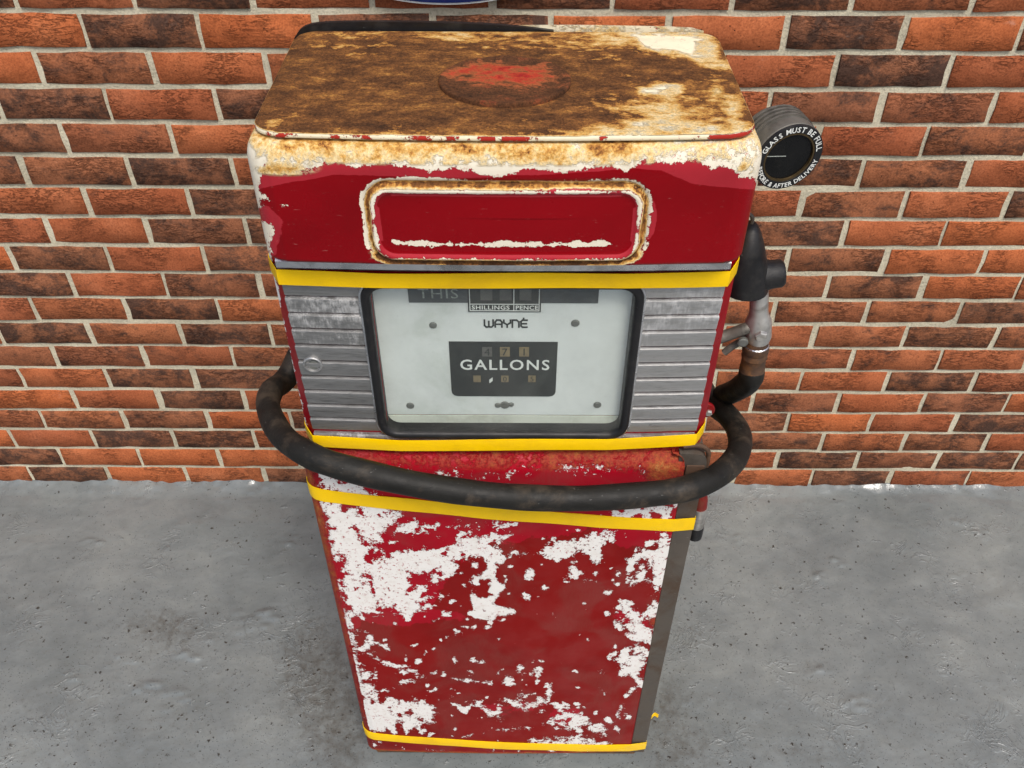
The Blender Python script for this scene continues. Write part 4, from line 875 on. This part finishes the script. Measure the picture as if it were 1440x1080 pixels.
k0, k1 = PN(1065, 476), PN(1056, 528); kv = (k1-k0).normalized(); L_ = (k1-k0).length
b = MB().lathe(k0, kv, [(0, .0165), (.004, .0172), (.010, .0175), (.012, .0195), (.022, .0200), (.024, .0185), (.034, .0195), (.036, .0180), (L_*.72, .0185), (L_*.75, .0192), (L_, .0195)], 24); autosmooth(b.build('hose_collar', M['rustdk'], nz), 40)
b = MB().lathe(k0+kv*.0095, kv, [(0, .0178), (.0012, .0190), (.0024, .0178)], 24, False); b.build('clamp_wire', M['chrome'], nz)

# ---- hose: out behind the pump, round its left side, across the front and back in on the right
HP = [k1-kv*.012, k1+kv*.006] + [Vector(atY(*q)) for q in [(1044, 543, -.655), (1020, 555, -.58), (990, 559, -.515)]]
HP += [Vector((.20, -.498, .93)), Vector((.0, -.496, .92)), Vector((-.20, -.498, .955)), Vector((-.33, -.510, 1.00))]
HP += [Vector(atY(*q)) for q in [(405, 529, -.585), (382, 550, -.645), (378, 576, -.70), (397, 613, -.775), (432, 638, -.83), (475, 655, -.851), (560, 676, -.8605), (640, 690, -.8595), (720, 698.5, -.8595), (810, 701, -.8590), (900, 696, -.852), (965, 687, -.842), (1010, 668, -.805), (1036, 641, -.750), (1040, 612, -.690), (1024, 585, -.630), (1000, 566, -.575)]]
HP += [Vector((.318, -.535, .895)), Vector((.24, -.515, .86))]
path_ = catmull(HP, 12)
b = MB().tube(path_, [.0194+.0004*math.sin(i*.37) for i in range(len(path_))], 20); hose = b.build('hose', M['hose'], pump, True); tag(hose, label='thick black rubber hose looped round the front')
b = MB().lathe((.235, BACK+.052, .858), (0, -1, 0), [(0, .020), (.002, .024), (.048, .024), (.056, .030)], 20); autosmooth(b.build('hose_outlet', M['rustdk'], pump), 40)

# ---- small fittings on the right flank
Pt = Vector(atY(995, 575, -.705)); b = MB().lathe(Pt+Vector((-.004, 0, 0)), (0, -1, 0), [(0, .0150), (.004, .0150), (.005, .0138), (.005, 0)], 24, False); lug = autosmooth(b.build('side_lug', M['redpl'], pump), 40)
MB().box(.276, Pt.x-.008, Pt.y-.003, Pt.y+.005, Pt.z-.016, Pt.z+.016).build('lug_arm', M['redpl'], lug)
b = MB().lathe(Pt+Vector((.001, -.005, -.003)), (0, -1, 0), [(0, .006), (.003, .006), (.004, .0045), (.004, 0)], 6, False); b.build('bolt', M['cast'], lug)
q0, q1, q2, q3 = [Vector(atY(*q)) for q in [(986, 700, -.735), (984, 712, -.735), (979, 738, -.735), (976, 753, -.735)]]
b = MB().tube([q1, q2], .0135, 18); va = autosmooth(b.build('drain_valve', M['cast'], pump), 40)
b = MB().tube([q0+Vector((0, 0, .012)), q0, q1], [.008, .0115, .0125], 18); autosmooth(b.build('valve_top', M['redpl'], va), 40)
b = MB().tube([q2, q2.lerp(q3, .15), q3], [.0138, .0142, .0138], 18); autosmooth(b.build('valve_end', M['rubber'], va), 40)
MB().box(.282, q1.x-.004, q1.y-.008, q1.y+.008, q1.z-.020, q1.z-.002, .002).build('valve_bracket', M['castdk'], va)

# ------------------------------------------------------------------ yellow tape straps
def strap(pl, zfun, width, label, twist=0., thick=.0009):
    """closed ribbon round an outline; zfun(x, y) gives its middle height"""
    pl = np.array(pl); o_ = inset(pl, -.0008); q_ = inset(pl, -.0008-thick); rings = []
    for k in range(len(pl)):
        z = zfun(*pl[k]); w_ = width*(1+.03*math.sin(k*.31)); e = .0007*math.sin(k*.23+1)
        rings.append([(o_[k][0], o_[k][1], z-w_/2+e), (q_[k][0], q_[k][1], z-w_/2+e), (q_[k][0]*1., q_[k][1]-.0011, z+e+w_*.12), (q_[k][0], q_[k][1], z+w_/2+e), (o_[k][0], o_[k][1], z+w_/2+e)])
    b = MB(); n_ = len(rings); rings.append(rings[0]); b.rings(rings); o = b.build('tape_strap', M['strap']); autosmooth(o, 40)
    return tag(o, label, 'tape strap', 'yellow tape straps round the pump')
def shrink_hull(pts):
    pts = sorted(set(map(tuple, np.round(pts, 5))))
    def half(P):
        h = []
        for q in P:
            while len(h) > 1 and (h[-1][0]-h[-2][0])*(q[1]-h[-2][1])-(h[-1][1]-h[-2][1])*(q[0]-h[-2][0]) <= 1e-10: h.pop()
            h.append(q)
        return h
    a, b = half(pts), half(pts[::-1]); return np.array(a[:-1]+b[:-1])
def refine(h, step=.012):
    o_ = []
    for a, b in zip(h, np.roll(h, -1, 0)):
        k = max(1, int(np.linalg.norm(b-a)/step)); o_ += [a+(b-a)*t_/k for t_ in range(k)]
    return np.array(o_)
face_pts = [(x, yface(x)-.0118) for x in np.linspace(-.297, .2675, 24)]
face_pts2 = [(x, yface(x)-.0080) for x in np.linspace(-.297, .2675, 24)]
body_pts = [tuple(q) for q in uplan()]
h1_ = refine(shrink_hull(face_pts+body_pts+[(GX0+.03, yg-.0115), (GX1-.03, yg-.0115)])); h2_ = refine(shrink_hull(face_pts2+body_pts+[(GX0+.03, yg-.0115), (GX1-.03, yg-.0115)]))
strap(h1_, lambda x, y: 1.3075+.002*x, .0225, 'yellow tape strap just under the red canopy, above the dial window')
strap(h2_, lambda x, y: 1.0125+.004*x/.3-(.0 if y < -.7 else .0), .0225, 'yellow tape strap below the dial window, above the black hose')
low_pts = [tuple(q) for q in path[:, :2]]+[(.2905, -.8085), (.2905, -.556), (CX-.30, BACK), (.25, BACK+.006)]
h3_ = refine(shrink_hull(low_pts))
strap(h3_, lambda x, y: np.interp(x, [-.33, -.30, .0, .25, .30], [.903, .900, .862, .829, .826]), .0290, 'yellow tape strap sloping across the lower panel, just below the black hose')
strap(h3_, lambda x, y: np.interp(x, [-.33, -.30, .0, .25, .30], [.115, .111, .082, .062, .062]), .0300, 'yellow tape strap round the foot of the lower panel')

# loose tail of the lowest strap, standing off the corner
foot = [o for o in col.objects if o.name.startswith('tape_strap') and 'foot' in o.get('label', '')][0]
T0 = Vector((.2925, -.790, .068)); T1 = Vector((.300, -.765, .078)); T2 = Vector((.312, -.752, .090)); T3 = Vector((.322, -.752, .084))
tp = catmull([T0, T1, T2, T3], 6)
MB().rings([[(q[0], q[1], q[2]-.0075), (q[0]+.0008, q[1]-.0003, q[2]-.0075), (q[0]+.0008, q[1]-.0003, q[2]+.0075), (q[0], q[1], q[2]+.0075)] for q in tp], True, True).build('loose_tail', M['strap'], foot)
